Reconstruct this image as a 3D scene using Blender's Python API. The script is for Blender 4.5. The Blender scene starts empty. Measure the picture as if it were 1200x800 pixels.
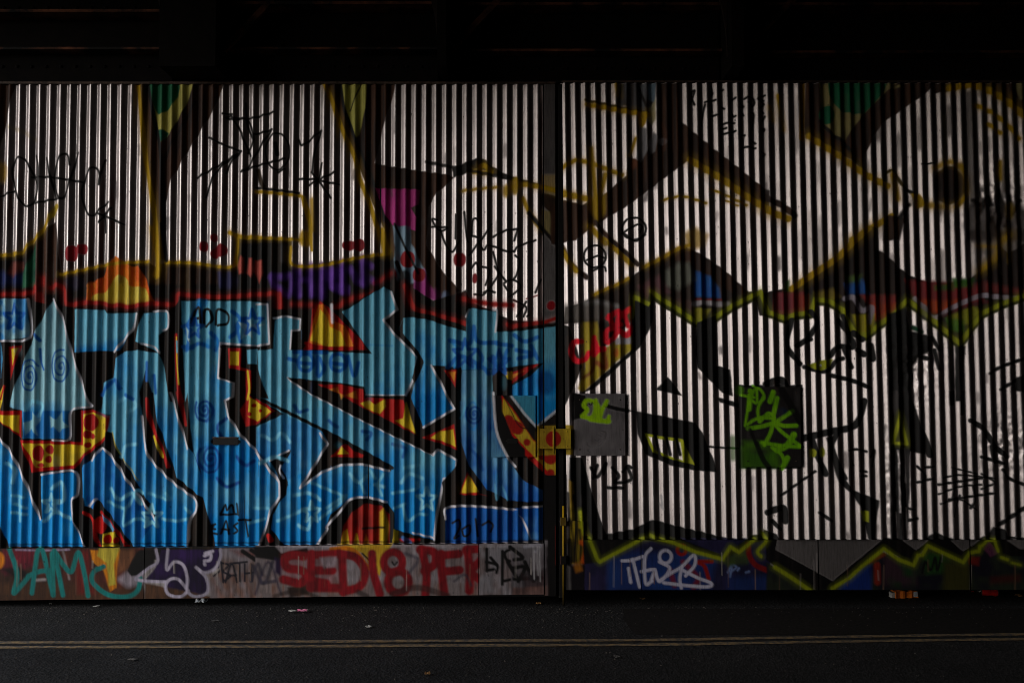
import bpy, math, random
import numpy as np

R = math.radians
random.seed(7)
rng = np.random.RandomState(11)
scene = bpy.context.scene
COL = scene.collection

# ------------------------------------------------------------------ camera
F = 1167.0                 # focal length in photo pixels (1200 wide)
DIST = 7.39                # camera to gate plane
PITCH = R(2.4)
CAMZ = 1.636
cam = bpy.data.cameras.new('camera')
cam.sensor_width = 36.0
cam.lens = 36.0 * F / 1200.0
cam.clip_start = 0.05
cam.clip_end = 3000
cam_o = bpy.data.objects.new('camera', cam)
COL.objects.link(cam_o)
cam_o.location = (0, -DIST, CAMZ)
cam_o.rotation_euler = (R(90) + PITCH, 0, 0)
scene.camera = cam_o

# ------------------------------------------------------------------ light
SUN_ELEV, SUN_AZ = R(27), R(28)      # azimuth measured from -X (the open end) towards the camera side
sdir = (-math.cos(SUN_ELEV) * math.cos(SUN_AZ), -math.cos(SUN_ELEV) * math.sin(SUN_AZ), math.sin(SUN_ELEV))
world = bpy.data.worlds.new('World')
scene.world = world
world.use_nodes = True
wn = world.node_tree.nodes
sky = wn.new('ShaderNodeTexSky')
sky.sky_type = 'NISHITA'
sky.sun_disc = False
sky.sun_elevation = SUN_ELEV
sky.sun_rotation = math.atan2(sdir[0], sdir[1])
sky.dust_density = 1.0
sky.air_density = 1.0
wn['Background'].inputs['Strength'].default_value = 0.05
world.node_tree.links.new(sky.outputs[0], wn['Background'].inputs[0])
sun = bpy.data.lights.new('sun', 'SUN')
sun.energy = 2.0
sun.angle = R(66)
sun.color = (1.0, 0.985, 0.975)
sun_o = bpy.data.objects.new('sun', sun)
COL.objects.link(sun_o)
from mathutils import Vector
sun_o.rotation_euler = Vector(sdir).to_track_quat('Z', 'Y').to_euler()
sun_o.location = (-20, -8, 12)

scene.view_settings.view_transform = 'Standard'
scene.view_settings.look = 'None'
scene.view_settings.gamma = 1.0
scene.view_settings.exposure = 0.85
scene.render.engine = 'CYCLES'
scene.cycles.use_denoising = True
scene.cycles.filter_width = .9
scene.cycles.max_bounces = 6
scene.cycles.diffuse_bounces = 3
scene.cycles.glossy_bounces = 4
scene.cycles.sample_clamp_indirect = 4.0
scene.cycles.use_adaptive_sampling = False

# ------------------------------------------------------------------ photo pixel <-> place
S = DIST / F                # metres per photo pixel on the gate plane


def wall_pt(u, v):
    """photo pixel -> (X, Z) on the gate plane y = 0"""
    dx, dy = (u - 600.0) / F, (400.0 - v) / F
    t = DIST / (math.cos(PITCH) - dy * math.sin(PITCH))
    return dx * t, CAMZ + t * (math.sin(PITCH) + dy * math.cos(PITCH))


def ground_pt(u, v, z=0.0):
    dx, dy = (u - 600.0) / F, (400.0 - v) / F
    dz = math.sin(PITCH) + dy * math.cos(PITCH)
    t = (z - CAMZ) / dz
    return dx * t, -DIST + t * (math.cos(PITCH) - dy * math.sin(PITCH))


ZTOP = wall_pt(600, 97)[1]
SS = 2                       # canvas samples per photo pixel
CX0, CX1 = -260, 1460        # canvas extent along the gates, in rectified pixels
CH = 640
CW = CX1 - CX0


def canv(u, v):
    x, z = wall_pt(u, v)
    return (x / S + 600 - CX0) * SS, ((ZTOP - z) / S + 6) * SS


# ------------------------------------------------------------------ the paint layer (spray paint on the gates)
HH, WW = CH * SS, CW * SS
canvas = np.zeros((HH, WW, 4), np.float32)      # linear rgb + silver mask


def lin(c):
    c = np.asarray(c, np.float32) / 255.0
    return np.where(c <= 0.04045, c / 12.92, ((c + 0.055) / 1.055) ** 2.4).astype(np.float32)


def vnoise(h, w, cell_y, cell_x, seed):
    r = np.random.RandomState(seed)
    gh, gw = int(h / cell_y) + 3, int(w / cell_x) + 3
    g = r.rand(gh, gw).astype(np.float32)
    y = np.arange(h, dtype=np.float32) / cell_y
    x = np.arange(w, dtype=np.float32) / cell_x
    yi, xi = y.astype(int), x.astype(int)
    fy, fx = y - yi, x - xi
    fy, fx = fy * fy * (3 - 2 * fy), fx * fx * (3 - 2 * fx)
    a = g[yi][:, xi] * (1 - fx) + g[yi][:, xi + 1] * fx
    b = g[yi + 1][:, xi] * (1 - fx) + g[yi + 1][:, xi + 1] * fx
    return a * (1 - fy)[:, None] + b * fy[:, None]


N1 = vnoise(HH, WW, 36, 30, 1) * .6 + vnoise(HH, WW, 14, 12, 2) * .4
N2 = vnoise(HH, WW, 90, 80, 3)
N3 = vnoise(HH, WW, 5, 5, 4)
NS = vnoise(HH, WW, 70, 5, 5)

SILVER = 'silver'
SILV = lin((186, 177, 176))
BROWN = (66, 43, 31)
DARK = (25, 18, 15)
BLK = (14, 11, 11)
OCH = (202, 160, 8)
YEL = (232, 200, 40)
RED = (186, 14, 8)
LIME = (172, 176, 24)
WHT = (225, 222, 230)
LBL = (108, 184, 212)
MBL = (0, 140, 214)
DBL = (0, 94, 180)


def put(box, a, col):
    y0, y1, x0, x1 = box
    reg = canvas[y0:y1, x0:x1]
    if isinstance(col, str):
        rgb, m = SILV, 1.0
    elif callable(col):
        rgb, m = col(box), 0.0
    else:
        rgb, m = lin(col), 0.0
    a = a[..., None]
    reg[..., :3] = reg[..., :3] * (1 - a) + rgb * a
    reg[..., 3:] = reg[..., 3:] * (1 - a) + m * a


def spline(pts, n=8, closed=False):
    if len(pts) < 3:
        return pts
    P = [np.array(q, float) for q in pts]
    out = []
    L = len(P)
    rngi = range(L) if closed else range(L - 1)
    for i in rngi:
        if closed:
            a, b, c, d = P[(i - 1) % L], P[i], P[(i + 1) % L], P[(i + 2) % L]
        else:
            b, c = P[i], P[i + 1]
            a = P[i - 1] if i > 0 else 2 * b - c
            d = P[i + 2] if i + 2 < L else 2 * c - b
        for k in range(n):
            t = k / n
            out.append(0.5 * ((2 * b) + (c - a) * t + (2 * a - 5 * b + 4 * c - d) * t * t + (3 * b - a - 3 * c + d) * t ** 3))
    if not closed:
        out.append(P[-1])
    return [tuple(q) for q in out]


def fill(pts, col, soft=1.0, al=1.0, sp=False, wob=1.0):
    """a sprayed flat area"""
    P = np.array([canv(*q) for q in (spline(pts, 6, True) if sp else pts)])
    s = soft * SS
    m = int(s + 6)
    x0, x1 = max(0, int(P[:, 0].min()) - m), min(WW, int(P[:, 0].max()) + m)
    y0, y1 = max(0, int(P[:, 1].min()) - m), min(HH, int(P[:, 1].max()) + m)
    if x1 <= x0 or y1 <= y0:
        return
    X = (np.arange(x0, x1, dtype=np.float32) + .5)[None, :]
    Y = (np.arange(y0, y1, dtype=np.float32) + .5)[:, None]
    d2 = np.full((y1 - y0, x1 - x0), 1e9, np.float32)
    ins = np.zeros(d2.shape, bool)
    n = len(P)
    for i in range(n):
        ax, ay = P[i]
        bx, by = P[(i + 1) % n]
        ex, ey = bx - ax, by - ay
        l2 = ex * ex + ey * ey + 1e-9
        t = np.clip(((X - ax) * ex + (Y - ay) * ey) / l2, 0, 1)
        d2 = np.minimum(d2, (X - ax - t * ex) ** 2 + (Y - ay - t * ey) ** 2)
        if ay != by:
            c = ((ay > Y) != (by > Y)) & (X < (bx - ax) * (Y - ay) / (by - ay) + ax)
            ins ^= c
    d = np.sqrt(d2)
    d = np.where(ins, -d, d) + (N1[y0:y1, x0:x1] - .5) * wob * SS * 1.6
    a = np.clip(.5 - d / (s + 1e-6), 0, 1) * al
    put((y0, y1, x0, x1), a, col)


HALO = [(202, 160, 8), (176, 30, 22), (172, 176, 24), (150, 158, 22)]


def line(pts, w, col, soft=1.0, al=1.0, sp=True, taper=None):
    """a sprayed or brushed stroke, w in photo pixels"""
    if col in HALO and al > .5:
        line(pts, w * 2.2, col, max(6, w * 1.6), .3, sp, taper)     # overspray
        soft *= 1.35
        w *= 1.12
    Q = [canv(*q) for q in (spline(pts, 6) if sp else pts)]
    n = len(Q)
    s = soft * SS
    wm = w * (max(taper) if taper else 1) * SS / 2
    m = int(wm + s + 3)
    P = np.array(Q)
    gx0, gx1 = max(0, int(P[:, 0].min()) - m), min(WW, int(P[:, 0].max()) + m)
    gy0, gy1 = max(0, int(P[:, 1].min()) - m), min(HH, int(P[:, 1].max()) + m)
    if gx1 <= gx0 or gy1 <= gy0:
        return
    A = np.zeros((gy1 - gy0, gx1 - gx0), np.float32)
    for i in range(max(1, n - 1)):
        ax, ay = Q[i]
        bx, by = Q[min(i + 1, n - 1)]
        x0, x1 = max(gx0, int(min(ax, bx)) - m), min(gx1, int(max(ax, bx)) + m)
        y0, y1 = max(gy0, int(min(ay, by)) - m), min(gy1, int(max(ay, by)) + m)
        if x1 <= x0 or y1 <= y0:
            continue
        X = (np.arange(x0, x1, dtype=np.float32) + .5)[None, :]
        Y = (np.arange(y0, y1, dtype=np.float32) + .5)[:, None]
        ex, ey = bx - ax, by - ay
        t = np.clip(((X - ax) * ex + (Y - ay) * ey) / (ex * ex + ey * ey + 1e-9), 0, 1)
        d = np.sqrt((X - ax - t * ex) ** 2 + (Y - ay - t * ey) ** 2)
        if taper:
            k = (i + t) / max(1, n - 1)
            r = w * SS / 2 * (taper[0] + (taper[1] - taper[0]) * k)
        else:
            r = w * SS / 2
        a = np.clip(.5 - (d - r) / (s + 1e-6), 0, 1)
        sub = A[y0 - gy0:y1 - gy0, x0 - gx0:x1 - gx0]
        np.maximum(sub, a, out=sub)
    put((gy0, gy1, gx0, gx1), A * al, col)


def blob(c, rx, ry, col, soft=1.5, al=1.0, wob=1.5):
    fill([(c[0] + rx * math.cos(k * math.pi / 8), c[1] + ry * math.sin(k * math.pi / 8)) for k in range(16)], col, soft, al, wob=wob)


def ring(c, rx, ry, w, col, soft=1.0, a0=0, a1=360, al=1.0):
    line([(c[0] + rx * math.cos(R(a0 + (a1 - a0) * k / 20)), c[1] + ry * math.sin(R(a0 + (a1 - a0) * k / 20))) for k in range(21)], w, col, soft, al, sp=False)


def reg(ox, oy, k=4.0):
    def f(s):
        out = []
        for q in s.split():
            a, b = q.split(',')
            out.append((ox + float(a) / k, oy + float(b) / k))
        return out
    return f


T1, T2, T3, T4 = reg(0, 80), reg(300, 80), reg(600, 80), reg(900, 80)
M1, M2, M3, M4 = reg(0, 270), reg(300, 270), reg(600, 270), reg(900, 270)
L1, L2, L3, L4 = reg(0, 460), reg(300, 460), reg(600, 460), reg(900, 460)
B1, B2, B3, B4 = reg(0, 620), reg(300, 620), reg(600, 620), reg(900, 620)
PX = reg(0, 0, 1.0)


def bluefade(v0, v1, c0=LBL, c1=MBL):
    """a fade sprayed from one blue into another"""
    a, b = lin(c0), lin(c1)
    y0c, y1c = canv(300, v0)[1], canv(300, v1)[1]

    def f(box):
        y0, y1, x0, x1 = box
        yy = np.arange(y0, y1, dtype=np.float32)[:, None]
        t = (yy - y0c) / (y1c - y0c) + (N1[y0:y1, x0:x1] - .5) * .9 + (N2[y0:y1, x0:x1] - .5) * 1.3
        t = np.clip(t, 0, 1)[..., None]
        return a * (1 - t) + b * t
    return f


def mottle(c0, c1, N=None, lo=.3, hi=.7):
    a, b = lin(c0), lin(c1)
    NN = N1 if N is None else N

    def f(box):
        y0, y1, x0, x1 = box
        t = np.clip((NN[y0:y1, x0:x1] - lo) / (hi - lo), 0, 1)[..., None]
        return a * (1 - t) + b * t
    return f


BRN = mottle((78, 48, 31), (48, 29, 21), NS)
BLACKISH = mottle((20, 15, 13), (46, 32, 24), NS, .45, .95)

# ---- whole gates: silver above, dark ground below
canvas[..., :3] = SILV
canvas[..., 3] = 1.0

# ================= upper mural, first leaf
# extension outside the frame keeps the same kinds of shapes
fill(PX('-190,90 -120,90 -60,300 -80,320 -150,320'), BRN)
line(PX('-190,90 -160,200 -150,320'), 5, OCH)
fill(T1('-60,70 72,70 52,160 22,280 0,390 -40,420'), BRN, 1.5)
blob((1, 202), 7, 13, OCH, 6, .8)
line(T1('40,275 110,300 165,335'), 4, (190, 170, 110), 4, .35)
# first V shaped counter with camouflage
fill(T1('655,70 1055,70 1005,190 905,350 850,440 800,530 772,640 778,900 735,900 718,640 690,470 662,220'), BRN, 1.2)
fill(T1('705,70 910,70 872,170 830,250 795,310 755,350 742,330 730,240 715,160'), (206, 196, 100), 1.2)
fill(T1('700,70 832,70 836,120 815,165 790,195 742,218 720,170'), (4, 104, 66), 1.5, sp=True)
fill(T1('738,286 770,288 795,305 775,335 752,352 742,330'), (12, 92, 70), 1.5)
line(T1('690,75 712,170 735,300 752,380 765,560 768,800'), 4.5, BLK, 1.2)
line(T1('645,70 655,150 668,270 682,430 702,540 718,640 735,820 738,940'), 4.6, OCH, 1.2)
line(T1('915,160 850,280 800,360 765,440'), 3.5, BLK, 2, .8)
# second V
fill(T2('330,70 655,70 625,190 590,290 572,400 556,445 640,462 760,480 905,500 925,512 895,545 850,580 830,605 810,650 800,830 880,960 960,1040 900,1100 600,1000 600,760 540,620 480,450 415,300 365,170'), BRN, 1.2)
fill(T2('400,70 522,70 514,190 482,310 466,332 447,275 415,190'), (200, 194, 96), 1.2)
line(T2('490,80 440,200'), 1.6, BLK, 1)
line(T2('395,75 415,190 447,280 466,335 500,420 560,560 620,740'), 4, BLK, 1.5)
line(T2('520,200 500,300 490,400'), 4, BLK, 2, .8)
line(T2('322,75 355,150 405,290 468,430 482,510 520,600 560,720 600,840 616,940'), 4.8, OCH, 1.2)
fill(T2('560,562 770,568 762,640 722,652 752,700 748,762 690,740 640,738 608,690'), mottle((206, 62, 150), (176, 48, 126), NS), 1.3)
fill(M2('640,-22 720,-18 725,60 745,90 770,150 800,200 790,240 720,250 650,180 655,80'), (140, 168, 188), 2.5)
fill(M2('600,140 650,130 680,200 660,240 610,230'), (140, 168, 188), 4, .8)
fill(M2('740,190 790,180 812,250 850,300 845,330 740,300'), (184, 62, 150), 3, .9)
blob((478, 304), 9, 10, (150, 14, 26), 1.5)
blob((458, 322), 8, 8, (150, 14, 26), 2.5)
blob((491, 322), 7.5, 8, (150, 14, 26), 1.5)
line(M2('650,-30 690,60 740,160 760,200'), 3, BLK, 1.5)
line(M2('660,150 700,250 730,300'), 5, BLK, 1.5)
line(M2('700,210 705,330'), 12, BLK, 3, .9)
blob((522, 347), 5, 6, (130, 150, 185), 4, .7)
blob((511, 345), 5, 8, (140, 60, 120), 4, .7)
fill(T2('920,468 1050,425 1180,505 1180,525 1050,470 925,515'), DARK, 1.2)
line(T2('930,475 1050,432 1110,480 1185,512 1400,575'), 5, DARK, 1.3)
line(T2('1040,490 1065,455 1100,490 1020,485'), 5, OCH, 1.5)
line(T2('965,575 1050,565 1140,558'), 3, OCH, 1.5, .8)
blob((594, 224), 5, 7, OCH, 5, .9)
# horizontal shelf of yellow above the dark band
line(T2('0,578 100,586 205,598'), 3.6, OCH, 1.3)
line(T2('0,560 100,572 200,585'), 3, BLK, 1.5)
line(T2('8,480 20,520 35,555'), 6, (60, 44, 26), 2)
fill(T2('205,590 232,600 262,700 270,860 255,860 240,720'), OCH, 1.5)
line(T2('262,620 268,760'), 5, OCH, 2.5, .8)
# scrawled tags, thin black pen on the silver
TAG = (14, 8, 7)
for s in ('65,445 78,422 100,420 130,445 152,490 175,550 165,610 140,645 110,640 80,590 60,520 58,470 66,440',
          '170,410 180,470 178,560 165,605', '150,512 220,510 300,520 390,535', '218,420 240,520 262,612',
          '330,455 320,412 295,402 268,440 254,510 262,575 290,612 325,540 350,450 368,398', '165,632 225,620 290,608',
          '-20,612 30,590 72,575', '468,545 470,500 455,472 428,468 402,510 384,580 395,650 428,692 470,660 508,628', '462,545 492,430',
          '465,722 520,655', '458,680 520,705 580,732', '495,770 490,680', '480,690 525,655'):
    line(T1(s), 2.7, TAG, 1.0)
TG = reg(200, 110, 5.332)
for s in ('238,272 330,318 440,360', '440,360 330,430 165,525', '440,360 300,470 250,560 218,650', '440,360 370,440 345,500', '325,125 385,130 345,150 400,160 440,155',
          '380,140 440,240 450,270 500,390', '400,150 470,160 500,200 520,290 480,370', '470,60 480,200 520,290', '440,158 520,150 645,115',
          '520,255 600,235 632,222', '632,225 560,330 490,450 440,487', '440,487 540,450 640,425 715,405', '670,490 715,470',
          '800,290 815,320 840,315 900,265 940,230', '940,235 905,350 885,490', '800,533 900,535 960,550', '1050,565 960,550', '880,490 930,550 1000,650',
          '1025,490 960,520 865,570', '945,435 925,530 905,580'):
    line(TG(s), 2.7, TAG, 1.0)
ring((325, 177.5), 14, 21.5, 2.2, TAG)
line(TG('655,310 665,380'), 4.5, TAG, 1)
# tag on the silver near the latch post
TM = reg(400, 230, 4.615)
for s in ('490,165 575,170 530,185 490,125 520,130', '535,180 560,250 600,300 640,240', '620,100 618,230', '665,85 680,230 690,250', '690,320 790,190 810,150',
          '705,215 710,130 735,125 745,160', '715,215 740,225', '820,220 890,185 955,178', '955,178 935,240', '740,240 770,290 800,265 900,300 930,295',
          '935,300 960,270 1050,238', '940,320 965,350 950,420 930,450', '700,390 730,360 745,400', '760,380 800,395 795,440 780,480', '830,380 850,420 820,470 770,530 720,530',
          '770,520 800,510 830,520', '880,470 920,450 960,470 965,500 905,545', '880,480 900,510', '1080,450 1050,520', '930,560 1000,600 985,650', '950,650 1000,570', '1005,650 1015,640',
          '820,300 850,400 890,460'):
    line(TM(s), 2.4, TAG, 1.0)
line(TM('1000,555 1065,535'), 1.2, (140, 30, 40), 1)
for c, rx, ry in (((636 - 97.2, 304), 7.5, 8.5), ((556.5, 326), 3.5, 6), ((646, 358), 6, 6)):
    blob(c, rx, ry, (150, 14, 26), 1.5)

# ================= band between upper mural and the letters (first leaf)
fill(M1('-700,120 0,118 100,108 165,50 205,0 262,-40 275,60 286,205 400,182 540,155 700,147 730,170 775,150 950,162 1085,172 1110,100 1110,30 1200,32') +
     M2('0,30 170,36 165,170 440,135 600,110 640,100 660,240 760,280 830,330 985,280 1000,330') + PX('600,375 660,380 660,420 -300,420 -300,300'), BLACKISH, 1.2)
fill(M1('285,205 540,155 700,147 730,170 775,150 1085,172 1085,250 285,260'), BRN, 3, .7)
fill(M1('205,0 262,-40 275,60 290,300 190,300'), BRN, 2)
fill(M1('170,50 205,0 260,0 200,200 165,250'), BRN, 2)
blob((2, 327), 10, 9, (36, 50, 110), 8, .9)
blob((20, 327), 9, 8, (30, 48, 108), 8, .9)
fill(M1('40,200 60,150 105,150 110,180 60,220'), (150, 74, 62), 5, .8)
fill(M1('100,270 105,200 145,130 168,60 168,260'), mottle((26, 98, 66), (14, 70, 52)), 3)
blob((87, 331), 10, 9, (48, 44, 66), 6, .8)
fill(M1('1110,160 1130,120 1142,130 1140,200 1120,205'), (200, 88, 76), 3)
fill(M1('1155,200 1165,130 1185,130 1190,190 1178,220'), (200, 88, 76), 3)
fill(M2('-5,140 30,140 35,200 15,250 -5,200'), (200, 88, 76), 3)
blob((268, 330), 10, 9, (52, 50, 88), 7, .8)
line(M1('1030,200 1040,260'), 6, (52, 52, 100), 4, .8)
line(M1('1070,200 1075,260'), 6, (52, 52, 100), 4, .8)
fill(M1('855,210 885,150 895,290 850,290'), (96, 74, 44), 6, .6)
# violet spray letters in the band
VIO = mottle((128, 74, 196), (92, 48, 150), N1)
for s, w in (('75,215 120,220 160,215 170,260 150,300 110,270', 8), ('70,220 90,260', 7), ('195,170 200,300', 9), ('255,165 262,300', 9), ('200,235 240,230', 6), ('305,165 310,310', 9),
             ('330,180 350,230 375,190', 8), ('350,180 360,260 420,290', 8), ('400,150 405,280', 9), ('440,180 480,240', 8), ('500,130 505,250', 9), ('500,140 540,170', 7), ('520,220 560,240', 7), ('360,260 420,270', 9)):
    line(M2(s), w, VIO, 5, .75)
# fire clouds
fill(M1('405,330 412,270 440,238 482,218 508,160 540,120 620,170 650,165 690,235 722,335 600,352 480,345'), mottle((238, 126, 4), (220, 92, 4)), 1.6)
fill(M1('430,330 440,300 500,285 530,230 560,210 600,235 612,262 680,272 702,335 640,352 480,345'), mottle((232, 208, 84), (220, 190, 60)), 1.8, sp=True)
line(M1('418,260 430,250 445,262'), 4, (226, 120, 14), 3)
# yellow line along the foot of the silver letters
line(M1('-700,120 0,116 60,108 100,105 130,72 165,40 205,-10 265,-115'), 3.8, OCH, 1.2)
line(M1('240,-70 265,-110'), 6.5, (200, 168, 30), 1.5)
line(M1('285,206 400,182 540,155 700,146'), 3.2, OCH, 1.2)
line(M1('720,-10 730,60 742,160 735,210'), 7, OCH, 2.5)
line(M1('775,150 900,152 1080,172 1105,120 1112,60 1108,20'), 3.4, OCH, 1.2)
line(M1('1075,10 1130,30 1205,32'), 4.5, OCH, 1.5)
line(M2('0,34 100,38 200,44 250,40'), 3.4, OCH, 1.5)
blob((358, 280), 8, 10, OCH, 4, .9)
line(M2('165,80 172,160 300,165 440,135 560,115 608,105 590,40 580,0'), 3.4, OCH, 1.2)
line(M2('590,0 605,60 612,105'), 6, OCH, 2)
line(M1('760,-30 770,60 780,140'), 5, BLK, 2)
for c, rx, ry in (((84, 297), 8.5, 9.5), ((96, 292), 7, 6.5), ((239, 288.5), 5.5, 6.5), ((251, 279), 4, 5.5), ((259, 293), 8, 8), ((252, 297), 5, 6), ((409, 288), 8, 5.5), ((421, 287), 7, 7)):
    blob(c, rx, ry, (146, 12, 28), 1.2)
# red rim that runs over the letters
RIM = (176, 30, 22)
line(M1('-700,305 0,300 150,290 165,265'), 4, RIM, 2)
line(M1('200,225 200,250'), 5, RIM, 3, .8)
line(M1('185,300 190,340 200,370'), 5, RIM, 3, .8)
line(M1('240,270 270,255 300,280 318,345 400,338 480,340 520,352 560,348 600,358 640,350 700,342 760,345 820,345 835,300 900,305 1040,312 1200,300') + M2('30,300 100,300 120,360 110,300'), 4.4, RIM, 1.8)
line(M2('110,300 110,360'), 5, RIM, 2)
line(M2('170,345 300,350'), 4, RIM, 3, .7)
line(M2('370,365 450,320 560,300'), 5, RIM, 3, .9)
line(M2('560,245 600,225 630,200'), 4, RIM, 3, .7)
line(M2('700,260 740,360 820,390 930,420 990,440'), 5, RIM, 1.6)
line(M2('970,320 1040,335 1110,345 1200,350'), 5, RIM, 2)
line(M2('1180,440 1200,455') + M3('0,450 100,435 150,430 210,410'), 4.2, RIM, 1.5)

# ================= the blue letters: black ground first
fill(PX('-300,350') + M1('0,322 160,330 200,340 330,360 480,372 640,385 820,372 840,325 1200,322') + M2('0,335 100,370 380,370 420,360 600,262 650,285 690,370 820,395 985,450 990,360 1130,370 1140,470 1200,470') +
     M3('0,465 210,430 270,450 330,640') + PX('660,480 660,642 -300,646'), BLACKISH, 1.2)

LT = bluefade(405, 520)
LT2 = bluefade(370, 640)
LT3 = bluefade(500, 570)
LT4 = bluefade(430, 560, (120, 182, 205), DBL)
# fragments at the frame edge and beyond it
fill(PX('-280,350 -60,350 -60,420 -120,430 -100,640 -280,640'), LT2, 1)
fill(M1('-200,320 132,320 140,500 0,516 -200,540'), mottle((150, 196, 208), (60, 140, 200), N1, .35, .65), 1)
fill(M1('-200,560 0,520 12,600 0,690 -200,800'), LT, 1)
fill(L1('-260,120 0,218 50,280 110,400 188,592 200,590 190,380 358,370 362,480 335,505 348,600 402,722 45,722 0,615 -60,722 -260,722'), LT3, 1)
line(M1('134,322 140,500 0,518 -100,540'), 2.4, WHT, 1.1)
line(L1('-40,180 0,218 50,280 110,400 188,592'), 2.6, WHT, 1.1)
line(L1('192,384 250,374 355,371 362,475 335,505 348,600 402,722'), 2.4, WHT, 1.1)
fill(M1('42,545 100,540 62,655 45,700'), RED, 1.2)
fill(M1('50,555 84,552 58,630'), YEL, 1.2)
fill(M1('-10,760 22,725 12,800 -10,850'), YEL, 1.5)
line(M1('0,790 22,730'), 3, RED, 1.2)
# arrow headed letter
ARROW = M1('252,320 300,430 330,560 410,790') + L1('428,62 330,85 322,216 112,214 105,82 42,66') + M1('45,800 120,600 165,480 205,400')
fill(ARROW, bluefade(470, 495, (142, 192, 206), (60, 150, 205)), 1)
fill(L1('108,85 328,85 322,214 112,212'), (30, 120, 190), 1.5)
fill(L1('112,140 150,125 150,80 180,120 190,120 170,160 175,200 145,170 120,200'), (140, 192, 206), 1.5)
fill(L1('230,110 265,125 290,85 295,130 325,160 290,170 275,190 255,160 235,165'), (140, 192, 206), 1.5)
SP = (20, 96, 176)


def spiral(cx, cy, rx, ry, turns, w, col):
    line([(cx + rx * (k / 40) * math.cos(R(k / 40 * 360 * turns)), cy + ry * (k / 40) * math.sin(R(k / 40 * 360 * turns))) for k in range(41)], w, col, 1.2, .9, sp=False)


spiral(35, 441, 12, 21, 2.9, 2.2, SP)
spiral(71.5, 430, 12.5, 21, 2.8, 2.2, SP)
line(M1('165,488 185,515'), 4, SP, 1.5)
line(M1('186,555 192,620 208,652'), 2.6, SP, 1.2)
line(M1('250,322 300,430 332,560 410,790') + L1('428,64 332,86 324,216 245,222'), 2.3, WHT, 1.1)
# yellow bridge with red dots
fill(L1('-40,60 0,85 100,85 100,215 60,180 -40,110'), RED, 1.2)
fill(L1('-40,85 0,105 86,106 86,190 50,165 -40,110'), YEL, 1.2)
fill(L1('92,222 378,232 378,85 430,80 512,110 512,205 440,265 402,295 352,356 150,372'), RED, 1.3)
fill(L1('108,238 390,246 392,100 440,94 498,118 498,200 430,255 395,285 345,340 168,352'), mottle(YEL, (206, 178, 50)), 1.2)
for x, y, rx, ry in ((428, 140, 35, 40), (410, 195, 18, 18), (436, 204, 14, 14), (410, 245, 14, 12), (182, 285, 28, 38), (236, 268, 21, 22), (228, 312, 16, 18), (190, 340, 20, 12)):
    blob(L1('%d,%d' % (x, y))[0], rx / 4, ry / 4, (168, 22, 18), 1.2)
# letter N
fill(M1('350,370 490,370 505,388 640,386 628,455 560,560 350,572'), bluefade(400, 416), 1)
fill(M1('672,388 788,380 790,450 768,468 745,492 750,575 660,530 632,520 650,455'), LT, 1)
line(M1('640,390 625,455 600,490 535,568'), 2.6, WHT, 1.2)
line(M1('720,380 785,382 790,450 765,468'), 2.4, WHT, 1.1)
line(M1('662,530 720,545 752,575'), 2.4, WHT, 1.1)
line(M1('368,372 368,570'), 2, (190, 215, 220), 2, .4)
fill(M1('480,800 486,715 532,690 545,600 580,570 650,560 745,575 772,650 805,800') + L1('830,100 905,285 960,420 985,720 890,722 735,722 560,722 400,720 385,350 430,312 487,262 505,180 520,100 475,95'), bluefade(425, 560), 1)
fill(L1('388,340 432,310 487,262 600,410 728,600 640,722 450,700 410,520'), mottle((22, 112, 190), (40, 140, 205)), 1.2)
# its black gaps, with white edges
fill(L1('500,180 525,190 560,285 640,415 738,578 728,598 640,480 590,400 540,320 487,262'), BLK, 1)
line(L1('430,318 455,282 487,262 545,330 590,400 650,480 728,594'), 2.6, WHT, 1.1)
line(L1('525,185 560,280 650,410'), 1.6, (190, 170, 60), 1.2, .8)
fill(M1('680,655 692,680 710,760') + L1('715,0 740,140 790,270 830,395 880,440 950,490 960,520 935,570 945,722 888,722 890,600 920,550 918,500 830,435 755,365 695,290 668,150 655,0') + M1('662,720'), BLACKISH, 1)
line(L1('664,110 690,280 760,370 830,435 915,500 920,550 890,600 884,722'), 2.6, WHT, 1.1)
line(L1('690,30 700,110 740,220 790,345'), 4.4, RED, 1.5)
line(L1('722,205 745,260 762,300'), 3, YEL, 1.3)
fill(M1('798,372 838,330 850,330 868,800 800,800 770,650 752,575 790,460') + L1('885,0 890,110 906,270 900,282 870,230 830,110 800,0'), BLACKISH, 1)
line(L1('800,0 830,100 880,262'), 2.2, WHT, 1.1)
line(M1('824,490 826,600 835,720 850,800'), 4.2, RED, 1.2)
line(M1('826,500 830,620 840,720'), 1.8, YEL, 1)
line(M1('828,520 830,570'), 2.4, LBL, 1.2)
line(L1('832,0 850,60 870,150'), 4, RED, 1.5, .8)
fill(L1('945,722 935,570 960,520 990,640 1003,722'), BLACKISH, 1)
line(L1('930,640 932,722'), 3, RED, 1.2)
# bubble drips at the foot
fill(L1('345,600 340,510 395,490 400,530 440,545 455,500 480,520 630,722 402,722'), BLK, 1)
line(L1('418,530 435,512 452,498'), 3, WHT, 1.3)
line(L1('395,560 440,600 450,680 470,722'), 3.5, RED, 1.4)
line(L1('475,560 540,640 600,722'), 4, RED, 1.4)
fill(L1('480,722 485,660 540,650 555,722'), YEL, 1.4)
for x, y, rx, ry in ((472, 620, 30, 42), (506, 685, 18, 22), (545, 690, 10, 14)):
    blob(L1('%d,%d' % (x, y))[0], rx / 4, ry / 4, RED, 1.2)
fill(L1('480,570 500,590 540,640 530,650 490,600'), (90, 160, 200), 1.5)
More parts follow.
